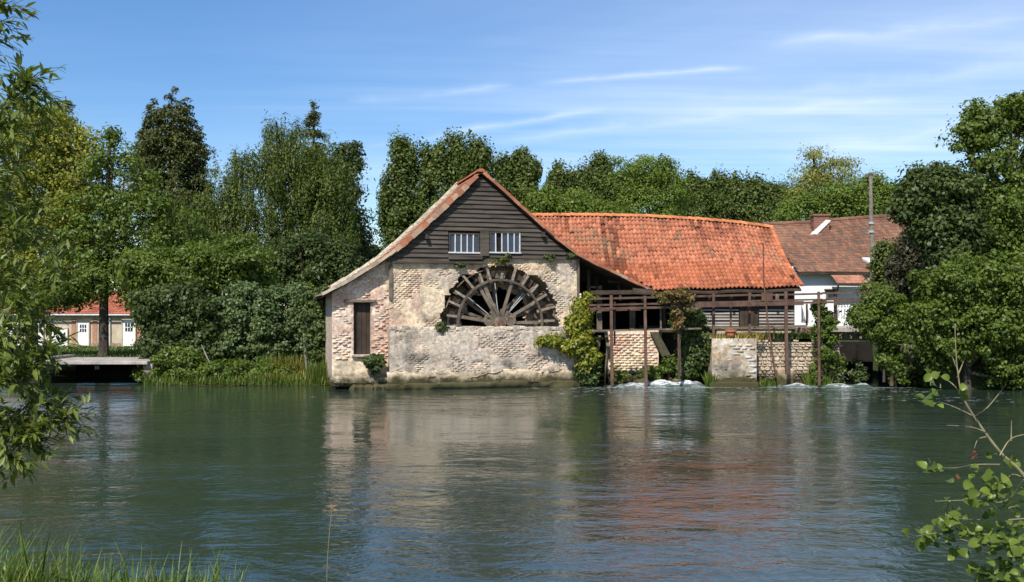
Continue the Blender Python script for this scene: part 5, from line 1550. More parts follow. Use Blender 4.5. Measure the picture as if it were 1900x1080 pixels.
L_ALDER = leafmat('alder_leaves', (0.0300, 0.0620, 0.0100), (0.2150, 0.2750, 0.0450), .42, .36)

def conifer(name, label, px, d, prof, mat, whorls, dens, group=None, needle=.19, lean=0.0, tops=()):
    """straight trunk, whorls of drooping branches clothed in needle sprays"""
    global TREE_N
    TREE_N += 1; rng = np.random.default_rng(300 + TREE_N)
    s = d / FPX; bx = P(px, 0, d).x; bz = float(ground_z(np.array([bx]), np.array([d]))[0]) - .1
    t = wthing(name, label, 'tree', (bx, d, bz), group)
    pys = [p[0] for p in prof]; hw = [p[1] for p in prof]
    b = MB(); ztop = P(0, pys[0], d).z
    b.tube([(bx, d, bz), (bx, d, (bz + ztop) / 2), (bx + lean, d, ztop)], [.3, .2, .03], 8)
    C = []; Oo = []; Tt = []; Aa = []
    for axis_px, y0, y1, sc in ((px, pys[0], pys[-1], 1.0),) + tuple(tops):
        nw = max(5, int(whorls * (y1 - y0) / (pys[-1] - pys[0])))
        for i in range(nw):
            py = y0 + (y1 - y0) * (i + rng.random()) / nw
            c0 = np.array(P(axis_px, py, d)); L0 = np.interp(py - (y0 - pys[0]), pys, hw) * s * sc
            nb = int(rng.integers(5, 8)); a0 = rng.random() * 6.28
            for j in range(nb):
                a = a0 + 6.283 * j / nb + rng.normal(0, .25); L = L0 * rng.choice((.55, .8, .95, 1.0, 1.25)) * rng.uniform(.75, 1.1) * (.72 + .56 * vnoise(np.array((a * 1.3, py * .035, axis_px * .1)), 7)); c0 = c0 + np.array((0, 0, rng.normal(0, .10)))
                if rng.random() < .12: continue
                if L < .08: L = .08
                dv = np.array((math.cos(a), math.sin(a), 0)); m = max(8, int(dens * L * 17))
                tt = rng.random(m) ** .7
                side = np.array((-dv[1], dv[0], 0)); sp = rng.normal(0, 1, m) * (.10 + .16 * L * (1 - tt * .7))
                z = (.16 * tt - .42 * tt * tt + .10 * tt ** 4) * L - np.abs(sp) * .25 - rng.random(m) ** 2 * (.15 + .25 * L)
                C.append(c0 + dv * (L * tt)[:, None] + side * sp[:, None] + np.array((0, 0, 1)) * z[:, None])
                Oo.append(np.tile(dv, (m, 1)) * .5 + side * np.sign(sp)[:, None] * .4); Tt.append(np.full(m, rng.random()))
                if j % 2 == 0 and L > .5: b.tube([Vector(c0), Vector(c0 + dv * L * .5 + np.array((0, 0, -.02 * L))), Vector(c0 + dv * L * .9 + np.array((0, 0, -.2 * L)))], [.05, .03, .008], 4)
    b.build('trunk', M_BARK, t)
    C = np.concatenate(C); Oo = np.concatenate(Oo); Tt = np.concatenate(Tt); n = len(C)
    Nn = unit(Oo * .35 + np.array((0, 0, .75)) + rng.normal(size=(n, 3)) * .45); A = unit(Oo + rng.normal(size=(n, 3)) * .45 + np.array((0, 0, -.45)))
    sz = rng.uniform(.6, 1.3, n)
    V, Q = leaf_quads(C, Nn, A, needle * sz, needle * .42 * sz)
    quad_mesh('crown', V, Q, mat, t, False, tint=Tt)
    return t

# --- behind the mill: poplars and the long row
G1 = 'trees behind the mill and barn'
tree('poplar_tree', 'leftmost tall ragged poplar rising behind the mill roof', 'tree', [(750, 300, 24, 40), (742, 350, 34, 50), (745, 410, 38, 60), (728, 440, 20, 30), (765, 470, 40, 40)], 72, 750, L_POPLAR, 14000, .215, .75, .75, style='poplar', group=G1, noise=.9, trunk=.25)
tree('poplar_tree', 'broad clump of poplars directly behind the mill gable, left of the ridge', 'tree', [(832, 285, 22, 32), (800, 310, 26, 40), (862, 300, 26, 38), (893, 300, 22, 36), (820, 370, 44, 70), (870, 370, 44, 70), (800, 440, 40, 50)], 72, 835, L_POPLAR, 20000, .215, .75, .75, style='poplar', group=G1, noise=.85, trunk=.3)
tree('poplar_tree', 'poplar just right of the mill ridge', 'tree', [(945, 318, 28, 30), (972, 325, 28, 32), (958, 370, 46, 56)], 76, 958, L_POPLAR, 12000, .215, .75, .7, style='poplar', group=G1, noise=.85)
tree('poplar_tree', 'small pointed poplar between two taller ones above the left end of the barn roof', 'tree', [(1040, 340, 20, 34), (1030, 385, 36, 40)], 80, 1036, L_POPLAR, 8000, .215, .75, .7, style='poplar', group=G1, noise=.9)
tree('poplar_tree', 'dark narrow poplar left of the round bright tree', 'tree', [(1115, 322, 22, 28), (1090, 340, 24, 30), (1105, 380, 40, 40)], 80, 1104, L_POPLAR, 9000, .215, .75, .7, style='poplar', group=G1, noise=.85)
tree('ash_tree', 'round bright green ash standing above the middle of the barn roof', 'tree', [(1205, 325, 48, 36), (1160, 345, 32, 38), (1240, 350, 34, 34), (1200, 390, 72, 40)], 78, 1200, L_ASH, 16000, .21, .6, .8, group=G1)
tree('shrub', 'bright green bushes rising just above the left of the barn ridge', 'shrub', [(1010, 385, 34, 30), (1065, 388, 40, 28), (1120, 398, 40, 20)], 68, 1060, L_ASH, 10000, .2, .6, .7, group=G1, trunk=.1)
row = [(1285, 350, 'first'), (1328, 346, 'second'), (1372, 352, 'third'), (1415, 356, 'fourth'), (1448, 372, 'fifth')]
for px, py, w_ in row:
    tree('poplar_tree', '%s tree from the left in the even row above the right of the barn roof' % w_, 'tree', [(px, py + 12, 27, 30), (px - 14, py + 18, 18, 28), (px + 13, py + 20, 18, 28), (px, py + 58, 40, 48)], 92, px, L_POPLAR, 9000, .25, .75, .75, style='poplar', group=G1, noise=.7)
tree('robinia_tree', 'tall airy robinia with pale lacy leaves above the brown roof', 'tree', [(1530, 305, 38, 28), (1500, 330, 30, 26), (1560, 325, 30, 26), (1490, 365, 30, 26), (1520, 355, 46, 30)], 70, 1528, L_ROBINIA, 5200, .19, .5, .75, per=22, group=G1, noise=.9, trunk=.26)
tree('shrub', 'yellow green bushy tree behind the chimney and the utility pole', 'tree', [(1490, 400, 40, 34), (1545, 385, 44, 38), (1600, 375, 44, 44), (1640, 390, 40, 50)], 66, 1560, L_ASH, 14000, .2, .6, .75, group=G1, trunk=.15)
tree('shrub', 'distant low green trees in the gap left of the mill roof', 'tree', [(700, 480, 30, 20), (730, 485, 30, 22), (670, 490, 30, 26)], 95, 700, L_ASH, 3500, .34, .6, .8, group=G1, trunk=.12)

# --- left bank trees
G2 = 'trees on the left bank'
tree('broadleaf_tree', 'yellow green leafy tree filling the left edge of the picture', 'tree', [(70, 245, 70, 62), (25, 300, 90, 100), (130, 310, 60, 80), (60, 400, 120, 90), (150, 420, 60, 90), (-30, 480, 100, 110), (70, 500, 120, 60)], 47, 60, L_YELLOW, 26000, .18, .55, .62, group=G2, trunk=.3, noise=.6, core=.3)
conifer('conifer_tree', 'dark conifer top peering over the yellow green tree at far left', 122, 72, [(178, 3), (190, 14), (215, 26), (260, 40), (330, 52), (420, 60)], L_CONIFER, 26, 5, G2)
tree('broadleaf_tree', 'leaning green tree with dark trunk on the lawn before the cottage', 'tree', [(212, 275, 12, 36), (190, 320, 28, 50), (230, 350, 44, 70), (175, 430, 70, 80), (265, 420, 70, 80), (330, 470, 70, 66), (210, 510, 110, 42), (330, 520, 60, 40), (120, 545, 70, 22), (60, 560, 50, 20), (265, 552, 40, 20)], 46, 192, L_BROAD, 19000, .19, .55, .55, group=G2, trunk=.24, noise=.65)
conifer('conifer_tree', 'big dark flat topped conifer on the left with ragged layered branches', 318, 60, [(182, 10), (195, 30), (215, 46), (250, 62), (300, 72), (360, 80), (450, 80)], L_CONIFER, 34, 7, G2, .19, 0, ((285, 188, 300, .5), (345, 184, 300, .5), (268, 235, 380, .45), (365, 240, 400, .45)))
tree('willow_tree', 'grey green willow in the left middle with soft hanging foliage', 'tree', [(450, 320, 26, 34), (470, 370, 60, 70), (410, 370, 46, 60), (400, 440, 70, 80), (470, 460, 70, 80), (430, 520, 90, 50)], 52, 440, L_WILLOW, 21000, .20, .32, .55, style='weep', group=G2, noise=.6)
tree('willow_tree', 'tallest green willow in the middle of the left tree group', 'tree', [(525, 262, 30, 36), (505, 290, 30, 40), (540, 320, 64, 66), (600, 340, 50, 60), (540, 400, 80, 80), (610, 420, 60, 80), (560, 490, 90, 60)], 54, 545, L_WILLOW, 24000, .20, .32, .55, style='weep', group=G2, noise=.6, core=.3)
conifer('conifer_tree', 'slender pointed spruce top behind the tallest willow', 582, 62, [(190, 1.5), (200, 8), (225, 18), (260, 27), (300, 34), (370, 42)], L_CONIFER, 24, 5, G2)
tree('broadleaf_tree', 'dark round headed tree at the right end of the left tree group', 'tree', [(645, 300, 26, 30), (640, 340, 26, 40), (640, 410, 36, 60), (655, 470, 36, 50), (680, 490, 30, 30)], 57, 642, L_DARK, 10000, .22, .5, .6, group=G2, noise=.6)
tree('broadleaf_tree', 'dark lower tree behind the clipped hedge beside the mill roof', 'tree', [(560, 490, 60, 60), (620, 500, 40, 50), (500, 500, 60, 50)], 49, 575, L_DARK, 10000, .20, .5, .6, group=G2, noise=.6, trunk=.15)
tree('broadleaf_tree', 'bright leafed low tree hanging over the cottage roof above the hedge', 'tree', [(330, 500, 80, 44), (410, 500, 80, 44), (460, 490, 50, 40), (270, 500, 60, 40)], 44, 370, L_BROAD, 12000, .18, .55, .5, group=G2, noise=.65, trunk=.14)

# --- hedges and shrubs of the left bank
tree('hedge', 'big rounded ivy grown hedge on the left bank beside the mill', 'hedge', [(450, 580, 66, 52), (510, 590, 60, 58), (470, 640, 90, 50), (560, 610, 40, 50), (420, 620, 44, 60)], 40.5, 470, L_HEDGE, 28000, .13, .75, .26, per=22, shell=.7, noise=.35, trunk=.12, core=.25)
tree('shrub', 'dark leafy shrub between the footbridge and the rounded hedge', 'shrub', [(310, 590, 52, 50), (350, 620, 56, 60), (300, 650, 40, 46), (380, 660, 50, 40), (330, 560, 60, 30)], 39.8, 335, L_DARK, 19000, .15, .7, .36, per=22, shell=.6, noise=.5, trunk=.1, core=.25)
tree('shrub', 'ivy climbing the left corner of the mill lean-to', 'ivy', [(594, 590, 20, 40), (604, 560, 14, 22), (590, 640, 24, 40), (575, 570, 22, 24)], 38.4, 594, L_IVY, 7000, .13, .75, .22, per=18, shell=.6, noise=.5, trunk=.05)
tree('shrub', 'low brambles at the water edge under the dark shrub', 'shrub', [(290, 690, 36, 22), (350, 690, 50, 22), (420, 688, 40, 20), (330, 668, 46, 22), (475, 692, 34, 14), (530, 694, 30, 12), (585, 690, 22, 14)], 38.4, 340, L_BROAD, 9000, .12, .7, .24, per=18, shell=.5, noise=.5, trunk=.04, base_z=0)
tree('shrub', 'yellow flowering climber on top of the hedge beside the mill roof', 'shrub', [(560, 545, 34, 12), (575, 552, 24, 12)], 41.5, 566, L_IVYY, 1800, .12, .7, .2, per=16, trunk=.04)

def blades(name, label, cat, boxes, mat, d_h, n, seed, kind=None, curve=.35, wd=.012):
    """upright grass blades: tapered, bent strips"""
    rng = np.random.default_rng(seed); Vs = []; Qs = []; o = 0
    for (x0, x1, y0, y1, h0, h1, frac) in boxes:
        m = int(n * frac); x = rng.uniform(x0, x1, m); y = rng.uniform(y0, y1, m)
        z = np.maximum(ground_z(x, y), -.1) - .03
        h = rng.uniform(h0, h1, m) * rng.uniform(.6, 1.1, m)
        a = rng.uniform(0, 2 * math.pi, m); b = h * curve * rng.uniform(.2, 1.3, m)
        dx, dy = np.cos(a), np.sin(a); fx, fy = np.cos(a + 1.57 + rng.normal(0, .4, m)), np.sin(a + 1.57)
        w = wd * rng.uniform(.6, 1.4, m) * d_h
        V = np.zeros((m, 8, 3))
        for k, (t, ww) in enumerate(((0, 1), (.4, .95), (.75, .6), (1, .06))):
            cx, cy, cz = x + dx * b * t * t, y + dy * b * t * t, z + h * (t - .12 * t * t * (b / h))
            V[:, 2 * k] = np.stack([cx - fx * w * ww, cy - fy * w * ww, cz], -1); V[:, 2 * k + 1] = np.stack([cx + fx * w * ww, cy + fy * w * ww, cz], -1)
        q = np.array([(0, 1, 3, 2), (2, 3, 5, 4), (4, 5, 7, 6)])
        Vs.append(V.reshape(-1, 3)); Qs.append((np.arange(m)[:, None, None] * 8 + q[None]).reshape(-1, 4) + o); o += m * 8
    V = np.concatenate(Vs); Q = np.concatenate(Qs)
    ob = quad_mesh(name, V, Q, mat, None, False, tint=np.repeat(rng.random(len(Q) // 3), 3))
    tag(ob, label, cat, kind=kind or 'stuff'); return ob
X = lambda px, d: P(px, 0, d).x
blades('bank_grass', 'long green grass along the left bank at the water', 'grass', [(X(280, 38), X(620, 38), 37.1, 38.4, .25, .6, .5), (X(470, 38), X(620, 38), 37.3, 39.0, .3, .65, .5)], L_GRASS, 1.6, 9000, 3)
blades('reeds', 'tall bright green reeds beside the mill lean-to', 'reeds', [(X(574, 37.6), X(618, 37.6), 37.2, 38.3, .6, 1.1, 1)], L_GRASS, 1.6, 1900, 5, curve=.25)
blades('dry_grass', 'patch of yellowish dry grass on the left bank before the hedge', 'grass', [(X(490, 38), X(572, 38), 37.6, 38.6, .35, .7, 1)], L_DRYGRASS, 1.4, 1500, 6)
blades('lawn', 'mown lawn in front of the red roofed cottage', 'grass', [(-32, -13, 41.5, 63, .08, .22, 1)], L_GRASS, 3.0, 16000, 7)
blades('weir_plants', 'green waterside plants between the weir, pier and race', 'plants', [(X(1308, 36.6), X(1323, 36.6), 36.2, 36.6, .3, .75, .25), (X(1495, 36.5), X(1540, 36.5), 36.3, 36.8, .3, .8, .5), (X(1408, 36.6), X(1445, 36.6), 36.4, 36.8, .2, .45, .25)], L_GRASS, 1.6, 2600, 8)
blades('near_grass', 'bright green grass of the near bank in the lower left corner', 'grass', [(-3.6, -1.35, 4.3, 5.6, .25, .48, .75), (-3.2, -2.3, 4.3, 5.4, .35, .60, .25)], L_GRASS, .5, 7500, 9, curve=.4)
blades('pier_grass', 'dry grass tuft on top of the pier around the pot', 'grass', [(px0, px1, D1 + .1, 37.6, 2.3, 2.3, 0)], L_DRYGRASS, 1, 10, 10) if False else None
def tuft(name, label, cat, c, r, h, n, mat, seed, wd=.016):
    rng = np.random.default_rng(seed); x = c.x + rng.normal(0, r[0], n); y = c.y + rng.normal(0, r[1], n); hh = h * rng.uniform(.5, 1.1, n)
    a = rng.uniform(0, 6.28, n); b = hh * rng.uniform(.1, .7, n); V = np.zeros((n, 6, 3)); z0 = c.z - .03
    for k, (t, ww) in enumerate(((0, 1), (.55, .8), (1, .08))):
        cx, cy, cz = x + np.cos(a) * b * t * t, y + np.sin(a) * b * t * t, z0 + hh * (t - .2 * t * t)
        V[:, 2 * k] = np.stack([cx - wd * ww * np.sin(a + .6), cy + wd * ww * np.cos(a), cz], -1); V[:, 2 * k + 1] = np.stack([cx + wd * ww * np.sin(a + .6), cy - wd * ww * np.cos(a), cz], -1)
    Q = (np.arange(n)[:, None, None] * 6 + np.array([(0, 1, 3, 2), (2, 3, 5, 4)])[None]).reshape(-1, 4)
    o = quad_mesh(name, V.reshape(-1, 3), Q, mat, None, False, tint=np.repeat(rng.random(n), 2)); tag(o, label, cat, kind='stuff'); return o
tuft('dry_grass', 'dry straw coloured grass growing on top of the pale pier', 'grass', Vector((P(1372, 0, 36.6).x, 36.55, ztop)), (.45, .12), .30, 700, L_DRYGRASS, 21)
tuft('wall_weeds', 'green weeds along the top of the rubble wall', 'plants', Vector((P(1450, 0, 37).x, 37.1, P(0, 627, 36.9).z)), (1.0, .12), .34, 600, L_GRASS, 22, .022)

# --- climbers and shrubs around the mill and the weir
def bush(name, label, cat, lobes, d, mat, n, leaf, clump, base_px, **kw):
    kw.setdefault('rough', 3); kw.setdefault('trunk', .04); kw.setdefault('per', 16); kw.setdefault('shell', .5)
    return tree(name, label, cat, lobes, d, base_px, mat, n, leaf, .75, clump, **kw)
bush('ivy', 'bright yellow green ivy clothing the right corner of the mill', 'ivy', [(1077, 575, 17, 26), (1075, 610, 22, 24), (1080, 640, 24, 24), (1060, 645, 24, 12), (1030, 636, 26, 5), (1010, 632, 12, 4), (1090, 665, 16, 22)], 36.6, L_IVYY, 7500, .12, .18, 1080, base_z=.1)
bush('ivy', 'dark ivy hanging into the water under the mill corner', 'ivy', [(1092, 680, 14, 26), (1085, 700, 12, 14), (1102, 690, 8, 24)], 36.7, L_IVY, 2600, .12, .18, 1092, base_z=.0)
bush('shrub', 'green elder like shrub growing behind the third catwalk post', 'shrub', [(1285, 605, 26, 32), (1290, 650, 24, 34), (1268, 590, 20, 24), (1300, 635, 18, 30), (1280, 680, 18, 16)], 37.0, L_IVY, 8500, .14, .22, 1282, base_z=.1, core=.3)
bush('climber', 'rust coloured climber crowning the third catwalk post', 'climber', [(1250, 550, 26, 10), (1262, 565, 18, 14), (1270, 553, 18, 9), (1259, 590, 6, 22)], 35.9, L_RUST, 2000, .10, .16, 1260, base_z=.3)
for k, (px, py, rx, ry, w_) in enumerate(((1215, 690, 12, 10, 'leftmost'), (1242, 680, 16, 10, 'middle'), (1272, 692, 18, 10, 'rightmost'))):
    bush('fern', '%s of three fern like tufts on the weir rocks' % w_, 'fern', [(px, py, rx, ry)], 37.0, L_BROAD, 650, .11, .14, px, base_z=0, trunk=.02)
bush('moss_clump', 'mossy plants at the foot of the brick wall under the catwalk', 'plants', [(1165, 696, 34, 6), (1150, 699, 16, 5), (1205, 698, 12, 5)], 37.05, L_WILLOW, 900, .07, .10, 1165, base_z=0, trunk=.02)
bush('round_bush', 'small round bush growing from the ledge below the lean-to door', 'bush', [(692, 671, 14, 14)], 35.15, L_IVY, 1700, .09, .10, 692, shell=.75, noise=.2, base_z=.5, core=.4)
for px, py, rx, ry, w_, mt in ((927, 487, 9, 6, 'left of the middle under the sill', L_IVYY), (855, 493, 5, 4, 'above the wheel on the left', L_IVY), (1022, 481, 10, 6, 'under the boards near the right corner', L_IVY), (938, 480, 7, 4, 'right under the second window', L_IVY), (1060, 476, 6, 3, 'at the top right corner of the wall', L_IVY), (822, 612, 5, 7, 'on the ledge left of the wheel', L_IVY)):
    u, w = ML(px, py, -.1); wp = MO + Matrix.Rotation(YAW, 3, 'Z') @ Vector((u, -.1 if py < 600 else -.36, w))
    q = (wp.x / wp.y * FPX + CXP)
    bush('wall_plant', 'small tuft growing on the mill wall %s' % w_, 'plant', [(px, py, rx, ry, 0, .5)], wp.y, mt, 420, .08, .09, px, base_z=wp.z - .1, trunk=.015)
bush('climber', 'ivy column climbing the catwalk post before the white gate', 'ivy', [(1521, 575, 9, 14), (1524, 605, 12, 22), (1528, 640, 14, 24), (1530, 660, 14, 20), (1540, 595, 14, 10)], 36.3, L_BROAD, 3400, .11, .15, 1524, base_z=.2)
bush('shrub', 'sprawling green brown bush between the race and the bridge end', 'shrub', [(1625, 600, 30, 30), (1600, 592, 20, 22), (1650, 620, 28, 28), (1628, 562, 20, 20), (1664, 580, 16, 40), (1645, 555, 16, 16)], 35.9, L_BROAD, 8500, .11, .24, 1640, base_z=.2)
bush('shrub', 'dull brownish green shrub beside the utility pole', 'shrub', [(1700, 470, 30, 38), (1676, 500, 26, 34), (1685, 540, 32, 28)], 40.5, L_PURPLE, 7000, .15, .32, 1690, trunk=.08)
bush('shrub', 'olive green bush under the utility pole before the white house', 'shrub', [(1645, 490, 24, 40), (1640, 540, 26, 30), (1620, 545, 18, 20)], 42.5, L_WILLOW, 5000, .14, .3, 1645, trunk=.06)
bush('shrub', 'bright leafy shrub standing in the water at the end of the race', 'shrub', [(1660, 680, 18, 34), (1650, 665, 20, 18), (1672, 700, 14, 14)], 36.1, L_BROAD, 3000, .12, .18, 1662, base_z=-.1)
bush('shrub', 'leafy clump hugging the prop in the dark race', 'plants', [(1590, 688, 10, 18), (1592, 700, 9, 10)], 36.9, L_IVY, 900, .10, .12, 1590, base_z=-.1)
bush('driftwood_brush', 'weedy brush on the bank left of the dark arch', 'plants', [(1545, 690, 24, 14), (1555, 672, 14, 14), (1520, 690, 18, 14)], 36.6, L_WILLOW, 1800, .11, .18, 1545, base_z=0)
b = MB(); rr = random.Random(9)
for k in range(16):
    p = P(rr.uniform(1540, 1578), rr.uniform(690, 706), 36.4); q = p + Vector((rr.uniform(-.5, .5), rr.uniform(-.2, .2), rr.uniform(0, .35)))
    b.tube([p, p.lerp(q, .5) + Vector((0, 0, .1)), q], [.016, .013, .006], 5)
tag(b.build('dead_branches', M_PALEBARK), 'tangle of pale dead branches caught at the foam', 'branches')

# --- the big trees on the right
tree('maple_tree', 'tall bright green tree at the right edge reaching highest', 'tree', [(1830, 228, 34, 36), (1880, 212, 36, 30), (1925, 225, 36, 36), (1795, 262, 22, 30), (1850, 300, 46, 46), (1920, 310, 56, 60), (1830, 390, 70, 60), (1910, 400, 70, 70), (1880, 470, 70, 50)], 38, 1850, L_BROAD, 19000, .17, .62, .46, group='trees on the right bank', noise=1.0, trunk=.3, rough=10)
tree('maple_tree', 'darker maple leaning over the brown roof right of the pole', 'tree', [(1724, 330, 28, 20), (1758, 350, 40, 32), (1704, 368, 28, 24), (1682, 392, 18, 16), (1780, 415, 48, 44), (1728, 425, 36, 28), (1772, 480, 46, 44), (1700, 345, 16, 12)], 36.5, 1790, L_DARK, 15000, .17, .7, .42, group='trees on the right bank', noise=1.0, trunk=.2, rough=9)
tree('alder_tree', 'wide leafy tree overhanging the water at the right bank', 'tree', [(1760, 530, 60, 50), (1830, 540, 70, 60), (1900, 560, 60, 70), (1730, 600, 50, 50), (1800, 610, 70, 50), (1870, 640, 60, 50), (1740, 650, 40, 30), (1890, 690, 50, 30), (1760, 560, 50, 40)], 34.8, 1800, L_BROAD, 24000, .14, .7, .38, group='trees on the right bank', noise=1.0, trunk=.16, rough=9)
tree('shrub', 'deep shaded undergrowth on the right bank at the waterline', 'shrub', [(1740, 690, 50, 30), (1820, 690, 70, 36), (1890, 680, 60, 40), (1960, 660, 80, 60)], 36.6, 1820, L_DARK, 10000, .16, .7, .4, trunk=.06, base_z=0, core=.3)
tree('broadleaf_tree', 'dark tree filling the gap behind the right bank trees', 'tree', [(1780, 500, 80, 60), (1860, 440, 90, 80), (1930, 520, 60, 80), (1800, 580, 80, 40)], 41.5, 1840, L_DARK, 12000, .2, .6, .55, trunk=.2)

# --- small post and dead stick on the left bank
tag((lambda b: (b.tube([P(570, 700, 38.2), P(567, 660, 38.2), P(564, 618, 38.2)], [.05, .048, .04], 8), b.build('stake', M_PALEBARK))[1])(MB()), 'pale wooden stake standing in the bank before the hedge', 'stake')
tag((lambda b: (b.tube([P(400, 692, 38.3), P(385, 665, 38.3), P(374, 640, 38.6)], [.035, .03, .015], 6), b.build('dead_stick', M_PALEBARK))[1])(MB()), 'thin bare stick leaning out of the dark shrub', 'stick')
# --- duckweed line along the left bank
rng = np.random.default_rng(5); n = 2600
x = rng.uniform(X(285, 37.3), X(612, 37.3), n); y = 37.25 + rng.normal(0, .10, n) + .12 * np.sin(x * 1.3)
Nn = np.zeros((n, 3)); Nn[:, 2] = 1; A = rng.normal(size=(n, 3)); A[:, 2] = 0
V, Q = leaf_quads(np.stack([x, y, np.full(n, .012)], -1), Nn, unit(A), np.full(n, .12), np.full(n, .1), .0)
tag(quad_mesh('duckweed', V, Q, L_DRYGRASS, None, tint=rng.random(n)), 'thin line of floating duckweed along the left bank', 'duckweed', kind='stuff')

# ------------------------------------------------------------------ near plants
def leaf_shape(prof):
    """outline (t along, half width); gives a fan-free strip of quads with a folded midrib"""
    V = []; Q = []
    for t, w in prof: V += [(-w, t, abs(w) * .25 ), (0, t, 0), (w, t, abs(w) * .25)]
    for i in range(len(prof) - 1):
        a = i * 3; Q += [(a, a + 1, a + 4, a + 3), (a + 1, a + 2, a + 5, a + 4)]
    V = np.array(V); V[:, 2] -= .12 * V[:, 1] ** 2
    return V, np.array(Q)
LANCE = leaf_shape([(0, .015), (.2, .10), (.45, .145), (.75, .09), (1, .006)])
ROUND = leaf_shape([(0, .03), (.10, .20), (.26, .36), (.48, .44), (.70, .40), (.88, .25), (1.0, .05)])
ROUND[0][:, 2] += .10 * np.sin(ROUND[0][:, 1] * 5.0) * np.sign(ROUND[0][:, 0]) + .5 * ROUND[0][:, 0] ** 2
def put_leaves(name, base, items, mat, parent, rng):
    """items: (position, direction, normal, length)"""
    Pn = np.array([i[0] for i in items]); D = unit(np.array([i[1] for i in items])); N0 = np.array([i[2] for i in items]); S = np.array([i[3] for i in items])
    N0 = unit(N0 - D * (N0 * D).sum(-1, keepdims=True)); Xx = np.cross(D, N0)
    R = np.stack([Xx, D, N0], -1) * S[:, None, None]
    V = np.einsum('nij,kj->nki', R, base[0]) + Pn[:, None, :]
    Q = (np.arange(len(items))[:, None, None] * len(base[0]) + base[1][None]).reshape(-1, 4)
    return quad_mesh(name, V.reshape(-1, 3), Q, mat, parent, True, tint=np.repeat(rng.random(len(items)), len(base[1])))
def smooth_path(pts, n=14):
    pts = [Vector(p) for p in pts]; out = []
    P4 = [pts[0]] + pts + [pts[-1]]
    for i in range(1, len(P4) - 2):
        for k in range(n):
            t = k / n; a, b_, c, d_ = P4[i - 1], P4[i], P4[i + 1], P4[i + 2]
            out.append(.5 * ((2 * b_) + (c - a) * t + (2 * a - 5 * b_ + 4 * c - d_) * t * t + (3 * b_ - a - 3 * c + d_) * t ** 3))
    out.append(pts[-1]); return out

# willow at the left edge, about five metres away
wil = wthing('willow_shrub', 'near willow shrub with narrow dark leaves hanging in at the left edge', 'shrub', (P(-90, 0, 5.4).x, 5.4, 1.0))
rng = np.random.default_rng(77); rr = random.Random(77)
stems = [([(-90, 1010), (-60, 800), (-30, 560), (-25, 330), (0, 215), (30, 160)], 5.4, 9), ([(-90, 1010), (-50, 840), (-5, 720), (45, 600), (80, 530), (100, 470)], 5.2, 9),
         ([(-90, 1010), (-40, 900), (10, 850), (55, 805), (95, 790), (125, 770)], 5.0, 6), ([(-80, 960), (-20, 820), (30, 770), (70, 740), (100, 760)], 5.3, 6),
         ([(-95, 1000), (-90, 600), (-50, 300), (-35, 140), (-12, 60), (2, 4)], 5.6, 6), ([(-80, 960), (-40, 760), (0, 660), (40, 590), (60, 520)], 5.5, 7),
         ([(-80, 900), (-60, 640), (-20, 520), (30, 440), (60, 380)], 5.3, 7), ([(-80, 900), (-60, 700), (-10, 620), (30, 560), (85, 600)], 5.0, 6),
         ([(-80, 800), (-50, 500), (-10, 380), (40, 300), (75, 215)], 5.7, 7), ([(-85, 960), (-50, 850), (-20, 790), (20, 800), (60, 830)], 5.1, 5), ([(-80, 800), (-50, 460), (-20, 300), (5, 200), (45, 150), (60, 180)], 5.2, 6),
         ([(-90, 900), (-70, 700), (-30, 640), (20, 670), (60, 690)], 5.4, 6), ([(-85, 700), (-60, 450), (-30, 400), (30, 420), (80, 440)], 5.5, 6), ([(-85, 860), (-45, 740), (0, 710), (50, 690), (90, 640)], 5.1, 6)]
leaves = []; b = MB()
for pts, d0, w0 in stems:
    pth = smooth_path([P(px, py, d0 + rr.uniform(-.1, .1)) for px, py in pts], 8)
    m = len(pth); b.tube(pth, [max(.0022, w0 * .0014 * (1 - i / m)) for i in range(m)], 6)
    for i in range(int(m * .30), m):
        t = i / m
        for q in range(2):
            if rr.random() < .78:
                dv = Vector((rr.uniform(-.3, 1.0), rr.uniform(-1, 1), rr.uniform(-.5, .9))).normalized()
                tl = rr.uniform(.10, .32) * (1.15 - .5 * t)
                tw = [pth[i], pth[i] + dv * tl * .5 + Vector((0, 0, .015)), pth[i] + dv * tl - Vector((0, 0, .03))]
                b.tube(tw, [.0026, .002, .001], 4)
                for k in range(int(tl / .018)):
                    f = (k + .5) * .018 / tl; p = tw[0].lerp(tw[2], f)
                    ld = (dv * .7 + Vector((rr.uniform(-.8, .8), rr.uniform(-.8, .8), rr.uniform(-.9, .5)))).normalized()
                    leaves.append((tuple(p), tuple(ld), (rr.uniform(-.6, .6), rr.uniform(-.6, .6), 1), rr.uniform(.045, .085)))
            ld = Vector((rr.uniform(-1, 1), rr.uniform(-1, 1), rr.uniform(-.4, 1))).normalized()
            leaves.append((tuple(pth[i]), tuple(ld), (rr.uniform(-.6, .6), rr.uniform(-.6, .6), 1), rr.uniform(.045, .08)))
b.build('stems', M_DARKTWIG, wil)
put_leaves('foliage', LANCE, leaves, L_NEAR, wil, rng)

